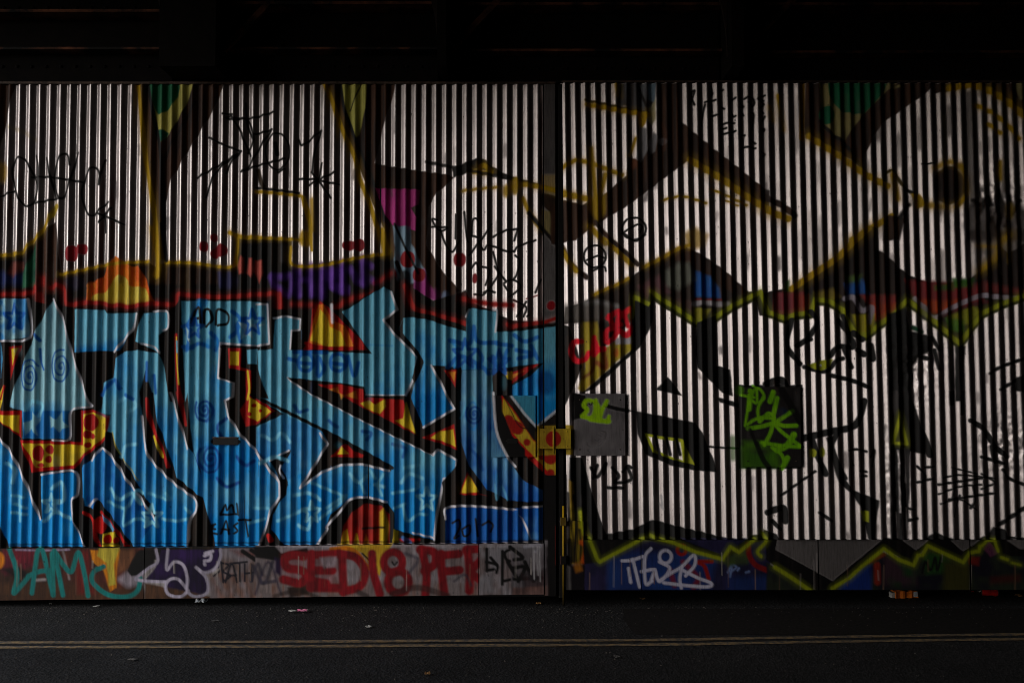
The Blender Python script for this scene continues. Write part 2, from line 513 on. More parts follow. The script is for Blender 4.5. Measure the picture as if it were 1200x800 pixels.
# letter E
EPOLY = M1('850,330 1200,332') + M2('55,346 62,530 0,545') + M1('1035,530 1022,690 1095,712 1090,780') + L1('1052,36 1070,110 1130,200 1200,270') + \
    L2('0,280 60,360 110,420 110,485 70,545 50,620 18,722') + L1('1010,722 960,600 955,490 935,330 905,280 890,110 882,0') + M1('866,800')
fill(EPOLY, bluefade(425, 590), 1)
fill(L1('880,722 1010,722 985,600 950,490 930,560'), BLACKISH, 1)
fill(L1('940,722 955,600 990,722'), BLACKISH, 1)
line(M1('1200,346') + M2('52,346 62,530 0,542') + M1('1035,528 1022,690 1095,712 1090,782') + L1('1052,36 1070,110 1130,200 1200,270') + L2('0,280 60,360 110,420 112,485 72,545 50,620 16,722'), 2.5, WHT, 1.1, sp=False)
line(M1('1040,545 1200,548'), 3, BLK, 1.5)
# E counter with a yellow square and the fire between E and the next letter
fill(M1('1050,545 1200,545') + M2('20,545 5,640 55,790 150,900') + L2('130,95 0,165') + L1('1200,170 1080,120 1060,40 1100,20') + M1('1100,790 1100,712 1035,690'), BLACKISH, 1)
fill(M1('1068,552 1135,552 1130,640 1180,655 1180,745 1165,740 1160,660 1075,645'), RED, 1.2)
fill(M1('1082,568 1122,568 1120,632 1080,630'), YEL, 1.2)
fill(M1('1155,560 1205,555 1205,628 1160,625'), LBL, 1.2)
fill(M1('1150,655 1180,655 1178,750 1185,800') + L2('0,20 90,85 0,150') + L1('1150,160 1130,80 1150,40'), RED, 1.2)
fill(L2('-30,20 10,45 75,88 5,135 -35,110'), YEL, 1.2)
for x, y, rr in ((22, 84, 10), (-10, 60, 9), (-28, 100, 8)):
    blob(L2('%d,%d' % (x, y))[0], rr / 4, rr / 4, RED, 1)
line(M1('1160,660 1170,740 1160,790'), 3, YEL, 1.2)
# stars and scribbles inside E
for s in ('860,450 895,420 935,340 945,420', '870,470 885,520 870,560 930,530 980,545', '860,545 900,550', '990,480 1020,520 1010,560', '1090,380 1130,420 1110,470 1080,500', '1130,520 1110,440 1180,400'):
    line(M1(s), 4.8, (0, 108, 194), 2, .95)
blob((236, 355), 8, 5, MBL, 4, .7)
blob((248, 402), 10, 6, MBL, 4, .6)
fill(M1('868,445 885,470 915,475 890,500 895,530 875,510'), (165, 205, 214), 1.5)
fill(M1('1120,430 1150,440 1170,360 1180,440') + M2('40,440') + M1('1180,470 1190,510 1160,490 1130,510 1145,470'), (165, 205, 214), 1.5)
ring((242, 484), 9, 10, 2.5, DBL, 1.5, al=.6)
ring((242, 484), 4, 5, 2, DBL, 1.5, al=.6)
ring((244, 536), 13, 13, 3, DBL, 2, al=.6)
ring((246, 540), 5, 5, 2, DBL, 1.5, al=.6)
ADD = reg(0, 270)
for s in ('895,445 905,410 915,375 935,365 942,440', '900,415 940,410', '955,440 958,375 985,375 995,420 965,450', '1010,440 1015,375 1045,375 1072,400 1065,435 1020,445'):
    line(ADD(s), 3.3, BLK, 1.1)
# the S / bar letter
SPOLY = M2('90,425 100,410 150,400 212,415 205,465 166,470 160,562 440,570 540,575 405,382 600,264 636,288 665,368 600,420 645,480 757,590 745,680 700,772 515,772 508,732 400,715 148,690 300,790') + \
    L2('250,0 480,120 620,190 830,292 852,264 942,315 935,392 880,402 850,560 835,690 640,640 640,560 610,512 520,490 440,500 350,570 330,640 265,745 140,722 70,640 75,570 112,505 150,430 110,350 160,270 70,325 0,260 0,160 130,100 0,20') + M2('60,790 10,650 5,562 82,556')
fill(SPOLY, bluefade(480, 590), 1)
fill(L2('0,165 130,100 320,185 335,240 250,360 120,420 0,260'), mottle((28, 122, 196), (70, 160, 210)), 3, .75)
fill(L2('310,168 440,240 642,345 632,368 500,335 400,335 310,365 205,452 290,320 335,240'), BLACKISH, 1)
line(L2('-20,10 150,92 330,182 440,240 640,352'), 4, BLK, 1.2)
line(L2('300,190 335,240 280,330 207,446 310,372 400,338 500,335 622,366'), 2.6, WHT, 1.1, sp=False)
fill(L2('350,300 400,250 420,240 460,275 510,290 500,305 430,300'), RED, 1.5)
fill(L2('378,290 402,250 430,285'), YEL, 1.3)
line(M2('148,690 200,730 300,790') + L2('250,0 480,120 620,190 830,292 852,266 942,315 935,392 880,402 850,560 835,690'), 2.6, WHT, 1.1, sp=False)
line(L2('0,278 60,358 112,420 112,485 72,545 50,620 16,722'), 2.6, WHT, 1.1)
fill(L2('68,320 165,268 160,285 118,350 150,420 140,480 110,515 80,570 72,640 140,722 20,722 55,620 80,545 118,490 115,415'), BLK, 1)
line(L2('66,318 110,292 155,270'), 2, WHT, 1)
line(L2('118,340 112,365 130,400'), 2, WHT, 1)
line(L2('60,670 70,690'), 6, RED, 1.2)
line(M2('85,412 140,402 208,416 205,465 168,470 160,555'), 2.3, WHT, 1.1, sp=False)
line(M2('632,288 663,370 598,420 645,482 757,592 745,680 700,775 515,772'), 2.6, WHT, 1.1, sp=False)
# fire wedge beside it
fill(M2('170,560 180,480 240,500 250,400 290,335 340,345 360,380 420,440 545,578 440,572'), BLACKISH, 1)
fill(M2('225,560 250,500 262,430 262,370 300,330 340,360 420,440 500,520 520,560 380,555'), RED, 1.5)
fill(M2('245,540 290,345 318,345 355,420 420,450 462,545 400,545'), (226, 120, 14), 1.5)
fill(M2('255,515 285,430 300,365 330,400 345,450 400,475 425,540 340,545'), YEL, 1.6)
line(M2('355,350 360,430'), 4, WHT, 2, .8)
line(M2('235,528 290,545 400,555 465,552'), 4, RED, 1.3)
# ornaments in the bar
ring((358.5, 424.5), 9.5, 10, 4.4, (0, 104, 190), 1.8, al=.95)
ring((396.5, 424.5), 9.5, 10, 4.4, (0, 104, 190), 1.8, al=.95)
for s in ('150,600 190,610', '200,620 270,625', '290,590 290,680 320,650 300,600', '350,620 420,630', '430,590 460,680 480,620', '180,570 330,572'):
    line(M2(s), 4.6, (0, 104, 190), 1.8, .95)
line(M2('520,535 640,540'), 2, MBL, 2, .5)
for s in ('260,420 330,450 400,480 410,500 300,590', '200,555 280,540', '330,540 420,480', '100,600 200,560', '640,470 750,450 755,420', '690,530 710,600 760,570 800,570', '650,540 700,520', '590,480 570,430 600,380', '490,420 510,470', '530,360 560,400',
          '-10,540 60,540', '-30,610 40,590'):
    line(L2(s), 3.6, (124, 204, 232), 2, .9)
for s in ('510,510 590,540 640,460 670,470', '590,540 580,620 640,590 720,610', '700,470 790,500 780,470', '760,590 830,600 880,590', '870,540 890,560', '60,480 110,490', '70,520 120,540', '60,560 120,570', '90,500 95,600'):
    line(L1(s), 3.6, (124, 204, 232), 2, .9)
# dome at the foot
fill(L2('262,748 330,640 335,610 350,570 440,500 520,490 610,510 650,560 650,640 830,690 842,735 262,748'), BLK, 1)
line(L2('262,748 330,645 332,625 400,550 440,500 520,490 612,512'), 2.6, WHT, 1.1)
line(L2('735,655 835,680'), 2, WHT, 1.1)
fill(L2('395,740 412,620 450,560 510,520 590,530 625,570 625,700 640,740'), mottle((176, 30, 18), (140, 24, 16)), 1.5)
fill(L2('395,735 412,650 425,640 440,735'), YEL, 2)
fill(L2('455,735 470,660 490,735'), YEL, 2)
fill(L2('580,735 580,560 600,540 620,620 610,735'), YEL, 3, .85)
fill(L2('500,735 515,660 535,735'), (226, 150, 30), 2)
line(L2('500,635 600,630'), 2.5, BLK, 2)
fill(L2('640,700 650,640 665,650 665,700'), YEL, 1.5)
line(L2('680,690 760,690'), 4, RED, 2)
line(L2('690,680 720,700'), 5, (60, 120, 190), 2, .8)
# fire triangle in the S / T gap
fill(M2('150,690 400,715 508,732 515,772 700,775 720,790') + L2('730,30 785,160 760,200 830,292 620,190 480,120 250,0'), BLACKISH, 1)
fill(M2('290,722 400,722 505,745 510,790') + L2('520,20 690,35 740,190 760,200 620,130 480,60 390,5'), RED, 1.3)
fill(M2('340,745 380,735 400,790 420,770 470,750 475,790') + L2('440,20'), (220, 150, 40), 2, .8)
fill(L2('490,50 530,35 560,55 605,30 620,55 580,100 520,75'), YEL, 1.6)
fill(L2('650,130 690,120 705,45 720,100 750,190'), YEL, 1.6)
line(L2('620,50 640,120'), 6, RED, 1.5)
fill(L2('780,210 830,190 930,145 945,270 860,235'), RED, 1.4)
fill(L2('820,212 860,180 925,170 938,255 870,225'), YEL, 1.3)
# letter T
TBAR = M2('690,408 800,415 900,450 985,472 988,392 1010,364 1132,382 1125,475') + M3('0,475 150,457 206,450 212,800') + L3('215,78 115,162 0,20') + M3('0,720 150,620 0,640') + M2('1110,650 965,655 958,640 822,632') + \
    L2('930,75 785,162 730,30') + M2('728,780 745,715 787,620 762,565 668,462')
fill(TBAR, bluefade(410, 470), 1)
fill(M2('965,655 1110,650') + L2('1112,10 1130,200 1180,300') + L3('0,340 50,410 170,470 202,500 198,570 150,600 148,725') + L2('890,725 890,545 1000,530 1190,545 1080,455 1000,345 960,230 955,0'), LT4, 1)
fill(L2('940,340 958,240 1000,345 1080,450 1200,510') + L3('40,512 190,505 190,520 60,535 0,545') + L2('1190,548 1000,528 890,540 870,420'), BLACKISH, 1)
fill(L2('955,475 975,420 992,372 1020,420 1050,470 1090,482'), RED, 1.3)
fill(L2('962,468 995,385 1050,465'), YEL, 1.2)
line(L2('890,590 892,540 1000,530 1200,547') + L3('40,575 95,690'), 2.6, WHT, 1.1)
fill(L3('95,690 80,640 50,585 0,550 60,540 190,525 180,590 150,600 147,725 100,725'), LT4, 1)
line(L3('50,537 190,527'), 2.6, WHT, 1.1)
line(L3('0,512 100,520 190,515'), 4, BLK, 1.2)
line(M2('985,405 1000,370'), 2, WHT, 1.1)
line(M2('1110,372 1132,382 1122,475'), 2.4, WHT, 1.1)
fill(M2('820,632 962,642 960,800 905,800'), BLACKISH, 1)
line(M2('820,632 870,720 908,800') + L2('930,75 785,162'), 2.5, WHT, 1.1, sp=False)
fill(M2('880,655 945,652 935,735'), RED, 1.3)
fill(M2('900,662 938,660 930,710'), (226, 140, 30), 1.5)
fill(M2('668,462 690,408 715,405 720,480 790,600 780,640 745,720 730,690 757,592'), BLACKISH, 1)
fill(M2('690,410 715,405 800,415 800,640 762,565 690,480'), LT, 1)
fill(M2('1108,650 1200,660') + M3('0,660 150,620 90,680 0,725') + L3('0,15 115,165 60,260') + L2('1190,300 1130,200 1112,10'), BLACKISH, 1)
fill(M3('0,665 90,630 130,625 0,715'), RED, 1.4)
fill(M2('1165,665 1200,660 1200,700 1180,695'), YEL, 1.3)
fill(M3('0,675 60,655 0,695'), (226, 140, 40), 1.4)
line(M2('910,520 950,560 930,640'), 3, MBL, 1.6, .8)
for s in ('910,515 1000,530 1020,450 1040,520 1130,525', '900,640 960,590 1060,640 1090,670', '1040,560 1060,600 1040,640', '1130,530 1200,540', '1110,590 1140,640 1180,560'):
    line(M2(s), 5, (0, 108, 194), 1.8, .95)
for s in ('10,490 60,520 120,500', '20,560 100,580 30,600', '90,540 120,600'):
    line(M3(s), 5, (0, 108, 194), 1.8, .95)
blob((640, 448), 11, 14, (16, 88, 160), 5, .8)
ring((554, 487), 7, 16, 2.5, MBL, 1.6, al=.7)
line(L2('960,120 1010,20 1060,100'), 2.4, (90, 178, 214), 1.6, .7)
line(M2('800,640 780,780'), 4, MBL, 2, .7)
line(L2('1120,430 1130,500 1150,440 1180,500'), 2.4, (100, 178, 214), 1.6, .7)
for s in ('920,610 950,595 955,630 930,680 950,670', '965,640 1000,620 1000,660 975,670 965,645', '1030,590 1040,670', '1090,600 1110,620 1100,650', '1060,620 1090,600'):
    line(L2(s), 2.6, BLK, 1.2)
for s in ('120,80 150,40 200,60 180,110', '560,40 600,20 640,60 600,90', '570,300 590,250 640,240', '520,450 560,500 620,470 660,520', '30,330 70,360 60,420', '240,450 290,420 300,500 250,520', '210,600 260,560 330,590'):
    line(L1(s), 4.2, (140, 214, 238), 2.2, .9)
for s in ('1110,300 1150,340 1190,320', '1020,400 1060,440 1120,420', '1060,120 1020,160 1040,210'):
    line(L1(s), 4.2, (2, 70, 150), 2.2, .95)
for s in ('30,200 80,220 120,190 160,230', '20,330 90,300 150,320', '180,480 250,470 300,500', '200,620 240,640 260,600', '440,380 480,420 520,390', '680,420 720,380 780,400', '560,430 600,440', '700,350 760,340'):
    line(L2(s), 4.2, (136, 210, 236), 2.2, .9)
for s in ('180,60 200,90 240,80', '340,130 380,160', '500,180 540,190 520,220', '640,240 700,260 690,300', '1000,260 1040,300 1060,360'):
    line(L2(s), 4.2, (4, 86, 164), 2.2, .9)
for s in ('480,770 500,735 540,700 560,740', '690,620 690,700', '720,680 730,760', '590,770 620,790'):
    line(M1(s), 4.6, (4, 100, 184), 2, .95)
for cx_, cy_, q_ in ((240, 480, 12), (247, 537, 15), (556, 485, 10)):
    spiral(cx_, cy_, q_, q_ * 1.25, 2.6, 3, (0, 78, 156))
for cx_, cy_, q_ in ((178, 605, 12), (60, 590, 10), (500, 585, 12), (365, 600, 11)):
    line([(cx_ + (q_ if k % 2 == 0 else q_ * .42) * math.cos(R(k * 36 - 90)), cy_ + (q_ if k % 2 == 0 else q_ * .42) * 1.2 * math.sin(R(k * 36 - 90))) for k in range(11)], 3.4, (150, 220, 240), 1.8, .9, sp=False)
for cx_, cy_, q_ in ((228, 385, 10), (296, 378, 13), (545, 415, 15), (585, 425, 13), (17, 372, 13)):
    line([(cx_ + (q_ if k % 2 == 0 else q_ * .42) * math.cos(R(k * 36 - 90)), cy_ + (q_ if k % 2 == 0 else q_ * .42) * 1.2 * math.sin(R(k * 36 - 90))) for k in range(11)], 3.8, (0, 98, 190), 1.8, .95, sp=False)
# tag at the foot of the E
for s in ('1035,565 1055,525 1065,550 1085,525 1095,560', '1035,572 1110,568', '1110,520 1118,570', '980,625 1010,615', '1000,620 985,655 1020,660', '985,640 1010,638', '1035,660 1060,600 1075,660', '1040,640 1075,640',
          '1115,610 1095,625 1115,645 1095,660', '1120,595 1175,595', '1150,600 1165,670'):
    line(L1(s), 2.6, BLK, 1.1)
line(L1('1000,228 1118,230'), 6, BLK, 1)
# yellow curl behind the latch
fill(L3('0,70 60,160 100,220 220,290 222,440 100,330 20,250 -20,190 -60,90 -50,10'), RED, 1.3)
fill(L3('0,82 60,165 100,225 220,292 220,425 110,305 40,232 0,180 -45,90 -40,30'), mottle((206, 172, 40), (180, 146, 30)), 1.2)
for x, y, rr in ((25, 165, 30), (10, 150, 24), (70, 232, 17), (-15, 125, 22), (180, 300, 36), (150, 290, 26), (180, 376, 20)):
    blob(L3('%d,%d' % (x, y))[0], rr / 4, rr / 4, (158, 22, 14), 1.3)
line(L3('-45,0 -5,85 40,160 110,165'), 1, BLK, 1)
# flat lock plate: keeps the painted letter, plus black
fill(L3('-78,-10 -95,15 -62,200 -10,300 60,300 60,262 0,200 -45,90 -50,0'), BLK, 1)
line(L2('1112,0 1128,180 1180,300 1215,345'), 2.8, WHT, 1.1)
fill(L3('5,14 108,14 108,150 90,140 40,80'), (60, 140, 170), 1)
line(L3('-2,18 60,100 115,160 215,78'), 2.8, (200, 205, 214), 1.2, sp=False)
# the meeting post between the leaves
fill(PX('636,330 655,330 655,380 636,380'), SILVER, 3, .0)
fill(T3('140,500 205,500 205,590 150,590'), OCH, 4, .6)
fill(T3('140,585 210,600 210,690 190,690 140,640'), mottle((58, 40, 26), (44, 30, 22)), 1.5)
fill(T3('140,660 205,685 205,735 170,800 150,760'), (150, 130, 50), 2, .8)
fill(PX('-300,640 660,640 660,655 -300,655'), BLACKISH, 1)

# ================= upper mural, second leaf
line(T3('-400,440 0,520 200,570'), 4, DARK, 1.6, .9)
line(T3('0,560 50,545 200,572 350,612'), 5, OCH, 1.8)
blob((604, 218), 6, 10, OCH, 4, .9)
line(T3('50,610 90,690 140,760'), 4.5, OCH, 1.6)
line(T3('80,680 200,820'), 5, DARK, 2)
fill(T3('680,70 785,70 790,250 850,300 1000,420 1140,530 1205,575 1205,660 1130,625 1000,525 830,430 720,512 560,632 440,705 380,742 300,805 180,830 180,640 330,640 420,600 535,505 545,410 600,440 690,300'), BRN, 1.2)
fill(T3('205,610 330,640 300,805 240,805 200,760'), BRN, 1.5)
fill(T3('505,70 680,70 665,160 640,205 600,200 560,190 500,170'), mottle((110, 112, 118), (64, 56, 54), NS), 2)
fill(T3('635,70 672,70 668,160 640,150'), (118, 140, 158), 2)
fill(T3('640,190 672,150 672,240 655,265 640,250'), (186, 176, 136), 2.5)
line(T3('490,75 500,130'), 4, OCH, 2)
line(T3('515,80 500,160'), 3, (70, 60, 20), 2)
line(T3('590,80 610,130 630,180'), 3, DARK, 1.6)
line(T3('345,150 450,172 540,190 640,210'), 3.4, DARK, 1.2)
line(T3('352,170 450,188 540,204 640,218'), 5, OCH, 1.4)
fill(T3('590,210 642,212 625,260 600,295 592,260'), OCH, 2)
GRW = (150, 146, 150)
fill(T3('600,270 632,285 632,385 605,440 582,425 590,360'), GRW, 2)
fill(T3('640,345 665,300 682,320 672,390 650,402'), GRW, 2)
blob((776, 166), 4.5, 4.5, GRW, 2)
line(T3('550,410 580,330'), 3, OCH, 1.6)
blob((743, 192), 4, 6, (120, 62, 30), 4)
line(T3('700,260 716,300 712,380'), 4, (96, 56, 36), 3, .8)
line(T3('230,470 300,432 380,450 450,475 515,500'), 4.5, OCH, 1.6)
line(T3('370,375 380,480 392,610'), 4.5, OCH, 2)
line(T3('438,500 420,560 405,620'), 5, OCH, 2)
fill(T3('360,605 440,590 438,680 400,720 362,660'), OCH, 5, .85)
line(T3('225,590 350,612'), 5, OCH, 1.6)
line(T3('365,740 400,780 440,820') + M3('430,40 500,100 560,160'), 5.5, OCH, 1.5)
line(T3('390,720 430,770 470,810') + M3('460,40 540,110 590,160'), 5, BRN, 1.5)
line(M3('235,80 280,160 350,220'), 6, BRN, 2)
line(M3('240,100 270,150 300,190'), 4.5, OCH, 1.6)
line(T3('835,430 900,470 1000,530 1100,602 1210,668'), 7, OCH, 1.2)
line(T3('710,618 760,605 810,602 910,632'), 2.4, OCH, 1.2)
line(T3('935,568 1000,595 1100,642'), 2.4, OCH, 1.2)
line(T3('1000,620 1060,645'), 1.6, OCH, 1)
ring((743, 268), 14, 13, 2.3, TAG)
line(T3('515,775 580,735 610,740 600,770'), 2.2, TAG)
ring((697, 300.5), 13, 13, 2.3, TAG)
line(M3('350,140 400,120 440,130'), 2.2, TAG)
line(M3('520,10 580,50 625,20'), 2, TAG)
line(M3('375,190 430,170 440,190'), 2, TAG)
TT = reg(800, 90, 7.275)
for s in ('65,235 90,160 100,120 80,130 75,170 100,240', '160,425 175,300 190,240', '190,220 280,200', '240,80 250,120 240,170 255,140 240,130', '230,340 300,325', '240,220 250,300', '310,125 345,112', '320,250 355,275',
          '450,180 410,210 405,260 430,335 450,335', '480,210 500,240 520,255 480,265', '490,290 520,330', '525,190 560,175 600,185 610,230 590,260', '560,220 590,250', '580,310 605,315 600,400 590,460', '660,270 690,230 640,190 700,160',
          '660,190 690,205', '670,290 690,310', '700,340 680,380', '310,420 360,400 440,395', '320,445 370,440', '330,490 400,480 450,462', '500,495 530,500', '495,625 530,600 620,610', '580,540 620,570', '670,640 700,660 685,680'):
    line(TT(s), 2.5, TAG, 1)
blob((895, 152), 2, 2.5, TAG, 1)
line(TT('825,160 835,300 855,450'), 2.6, OCH, 1.2)
line(TT('742,265 765,380'), 2.6, OCH, 1.2)
# right hand V with camouflage
fill(T4('175,70 790,70 730,128 645,180 590,222 535,258 492,322 452,420 440,462 350,405 250,352 172,312'), BRN, 1.2)
fill(T4('238,70 605,70 570,92 540,125 482,182 442,225 405,275 380,305 357,352 330,322 262,285 245,250'), (158, 146, 92), 1.2)
fill(T4('278,70 560,70 542,112 490,175 450,215 400,215 340,202 300,150 282,130'), (4, 104, 66), 1.3)
blob((969, 135), 9.5, 11, (4, 104, 66), 1.2)
line(T4('245,250 300,310 360,355 440,470'), 4, BLK, 1.5)
line(T4('560,95 620,85'), 3, (150, 140, 90), 2)
line(T4('160,70 158,330'), 7, (166, 122, 16), 1.2)
line(T4('190,320 250,358 300,390 350,422 400,460 450,494 500,522 560,552'), 6.6, OCH, 1.2)
line(T4('10,180 18,240'), 3.5, OCH, 1.2)
line(T4('45,130 60,220 70,290'), 3.4, OCH, 1.2)
line(T4('545,525 555,490 590,482 612,520 640,560 700,600'), 3.5, DARK, 1.2)
line(T4('585,500 598,560 605,610'), 6, OCH, 2)
line(T4('640,560 650,640 640,720'), 5, DARK, 2)
fill(T4('670,590 710,590 740,640 700,660'), OCH, 2)
blob((1112.5, 217.5), 19, 23, mottle((34, 22, 18), (56, 36, 28), NS), 2)
line(T4('905,460 928,520 932,580 910,620 880,650'), 5, OCH, 2)
line(T4('780,470 850,440 900,460'), 5, OCH, 2.5, .8)
line(T4('700,630 740,640 840,650'), 6, OCH, 3, .8)
line(T4('825,225 830,340 825,440'), 4, (176, 150, 60), 2.5, .8)
line(T4('720,450 780,445'), 2, TAG, 1)
fill(T4('780,70 1205,70 1205,210 1140,160 1080,120 1000,85 940,75 860,110 780,120'), BRN, 1.5)
line(T4('850,95 940,80 1000,92 1080,130 1140,172 1210,235 1300,330 1500,420'), 7, OCH, 1.3)
line(T4('975,175 1050,210 1090,240 1130,275 1175,330'), 4.6, OCH, 1.3)
line(T4('1030,262 1090,305'), 4, OCH, 1.3)
fill(T4('1160,70 1210,70 1210,140 1180,150'), (150, 140, 90), 2)
line(T4('1088,440 1090,520'), 3.4, OCH, 2)
line(T4('-20,655 30,680 95,705'), 7, OCH, 1.2)
line(T4('-30,600 60,640 125,690'), 7, BRN, 1.5)
blob((931, 252), 3, 5, TAG, 1.5)
line(T4('395,805 440,780 500,740 580,695'), 6.5, OCH, 1.2)
fill(T4('560,690 640,700 620,805 540,805'), BRN, 2)
for s in ('620,700 650,650 660,640', '960,620 1000,640 1030,600 1045,640', '1080,570 1100,660 1080,740', '1130,600 1140,680', '980,700 1010,640', '1050,700 1060,780', '1110,740 1180,620'):
    line(T4(s), 5, DARK, 2)
fill(T4('925,660 985,600 1060,650 1130,620 1205,660 1300,660 1300,810 930,810'), mottle((20, 13, 11), (58, 40, 30), NS), 6, .75)
fill(M4('930,0 1300,0 1300,240 960,225 1010,120'), mottle((20, 13, 11), (62, 42, 30), NS), 5, .6)
line(T4('1100,60 1115,300 1105,600'), 6, DARK, 3, .6)
line(T4('940,120 945,400 960,640'), 6, DARK, 3, .6)
blob((1183, 247), 5, 11, OCH, 4, .5)
fill(M4('130,262 230,192 320,132 400,60 480,-20 510,-10 500,80 560,120 610,172 650,205 750,242 850,247 950,226 1010,172 1060,135 1090,60 1120,110 1205,60 1600,40 1600,460 1200,320 1000,400 900,540 780,450 655,330 520,450 470,500 400,470 300,345 210,330 200,390 80,420 -40,400 -60,300'), mottle((44, 28, 24), (30, 20, 18), NS), 1.2)
line(M4('110,275 230,192 320,132 400,55 470,-10'), 6.5, OCH, 1.2)
line(M4('990,190 1060,130 1090,60 1130,20'), 6, OCH, 3, .7)
line(M4('1130,0 1130,150'), 5, OCH, 4, .5)
line(M4('980,72 1070,78'), 3, OCH, 2, .6)
line(M4('1085,160 1090,200'), 3, (190, 180, 180), 1.5)
# coloured haze under it
COLS = [('30,290 170,285 200,390 20,400', (150, 56, 66), 4), ('75,235 100,235 100,285 75,285', (60, 120, 40), 3), ('120,300 190,300 195,385 120,385', (170, 62, 44), 5), ('215,290 300,270 340,310 310,330 220,318', (140, 120, 40), 5),
        ('355,250 440,225 480,300 370,300', (28, 92, 172), 4), ('365,215 440,205 430,245 370,245', (90, 120, 50), 5), ('430,300 600,300 600,400 520,440 470,350', (160, 54, 50), 4), ('480,340 600,340 590,390 500,420', (186, 66, 24), 5),
        ('640,230 1000,250 1010,330 850,390 780,380 690,320', (146, 42, 46), 5), ('700,320 820,330 900,320 850,375 770,390', (196, 76, 24), 5), ('780,260 860,250 870,280 780,280', (56, 110, 30), 4), ('865,225 965,225 960,265 870,270', (52, 112, 26), 4),
        ('1010,240 1205,280 1205,300 1010,290', (130, 46, 44), 6), ('840,400 960,350 1000,380 940,440 860,450', (160, 160, 24), 4), ('830,410 920,420 920,480 850,470', (90, 140, 40), 4), ('395,395 500,390 490,480 420,490', (180, 166, 26), 3)]
for s, c, sf in COLS:
    fill(M4(s), c, sf, .9)
line(M4('360,320 400,315 440,375 485,360 475,430'), 6, (176, 166, 178), 2, .9)
line(M4('690,320 740,370 780,410 850,370 920,335 1000,305 1060,310 1160,318'), 5.6, (186, 176, 190), 1.6, .9)
line(M4('800,410 880,375 990,340 1040,335'), 4, (90, 22, 30), 2, .8)
# same for the left half of this leaf
fill(M3('390,300 540,225 600,190 640,165 790,80 800,70 890,115 1000,190 1110,290 1165,285 1040,352 920,425 860,425 700,322 660,285 640,345 575,310 565,420 420,560 330,430 240,440 250,360 330,340'), mottle((44, 32, 28), (62, 46, 38), NS), 1.4)
fill(M3('800,70 890,112 1010,200 1120,300 1040,300 900,200 830,150 740,140 640,200 640,170'), BRN, 1.5)
fill(M3('860,190 930,215 970,270 975,315 860,310'), mottle((22, 92, 176), (30, 110, 190)), 4)
fill(M3('720,190 780,150 830,150 860,230 780,280 720,260'), (126, 128, 116), 6, .8)
fill(M3('590,260 690,210 740,290 640,330'), (122, 74, 82), 6, .7)
fill(M3('700,310 850,330 850,390 760,350'), (92, 62, 54), 5, .7)
line(M3('855,345 900,335 960,345 1010,345'), 6, (186, 180, 186), 3, .85)
line(M3('855,322 980,325'), 2.4, (130, 30, 30), 1.6)
fill(M3('850,360 930,370 900,425 860,420'), (166, 156, 40), 3)
fill(M3('240,350 420,330 500,360 480,420 330,430 240,430'), (120, 112, 106), 8, .7)
line(M3('340,340 400,335 490,355'), 5, (160, 156, 154), 5, .8)
fill(M3('330,430 400,425 425,560 480,520 560,470 572,555 480,620 400,700 330,765 310,740 340,640'), mottle((196, 172, 42), (168, 138, 40), NS), 3)
line(M3('335,690 380,650 390,560'), 4, (120, 26, 20), 3, .8)
line(M3('430,570 440,640 400,620'), 6, (150, 40, 24), 3, .8)
fill(M3('480,505 560,500 560,530 485,535'), (190, 184, 190), 2)
blob((722, 413), 3, 5, (206, 110, 20), 3)
line(M3('420,440 410,500 430,560'), 5, (60, 40, 26), 4, .8)
CRE = (255, 4, 44)
for s, w in (('325,520 290,525 278,570 300,610 340,605 360,575', 5.5), ('385,500 380,580 400,560 390,520', 5), ('400,560 430,555', 6), ('360,575 400,560', 5), ('440,520 445,470 490,460 480,500 450,525', 5), ('450,410 500,380 495,440', 5.5),
             ('470,450 510,440', 5), ('510,400 560,370 570,440 540,490 505,470', 6), ('455,400 470,440', 5), ('530,400 545,450', 4)):
    line(M3(s), w * 1.15, CRE, 2)
line(M3('386,300 440,275 500,250 545,225'), 3.5, OCH, 1.2)
line(M3('620,170 700,130 780,85 830,70'), 4, OCH, 1.5)
fill(M3('805,20 835,0 850,-20 880,0 920,20 900,80 830,90'), OCH, 6, .7)

fill(PX('636,556 664,556 664,712 636,712'), BLK, 1)
fill(PX('652,480 660,480 660,712 652,712'), BLK, 1)
# ================= the silver piece on the second leaf
# dark ground beneath the lime line, silver faces with black bars
line(M3('575,435 578,330 640,362 655,300 700,340 760,375 860,440 920,440 1030,368 1170,300') + M4('-20,385 80,425 130,405 200,400 220,335 290,345 350,385 400,485 460,505 520,455 600,395 655,335 700,375 800,455 900,545 960,455 1005,400 1100,355 1210,315 1500,250'), 6.5, BLK, 1.2, sp=False)
line(M3('570,405 575,312 640,345'), 4.4, LIME, 1.2, sp=False)
line(M3('655,285 700,322 760,357 860,428 920,428 1030,354 1165,288') + M4('0,382 80,412 130,392 200,387 220,322 290,332 350,372 400,472 460,492 520,442 600,382 655,322 700,362 800,442 900,532 960,442 1005,387 1100,342 1210,302 1500,240'), 4.6, LIME, 1.2, sp=False)
BK = mottle((9, 7, 7), (26, 21, 20), NS, .5, .9)
for s in ('570,400 575,325 640,360 665,320 662,420 640,475 600,545 565,575',
          '650,460 660,430 600,545 540,600 480,655 380,745 300,770 340,750 460,650 560,560',
          '675,745 730,688 760,720 798,775 740,760', '868,430 955,398 962,560 960,632 1022,652 1032,772 990,762 915,690 870,640 862,560', '880,480 860,560 870,620'):
    fill(M3(s), BK, 1.2)
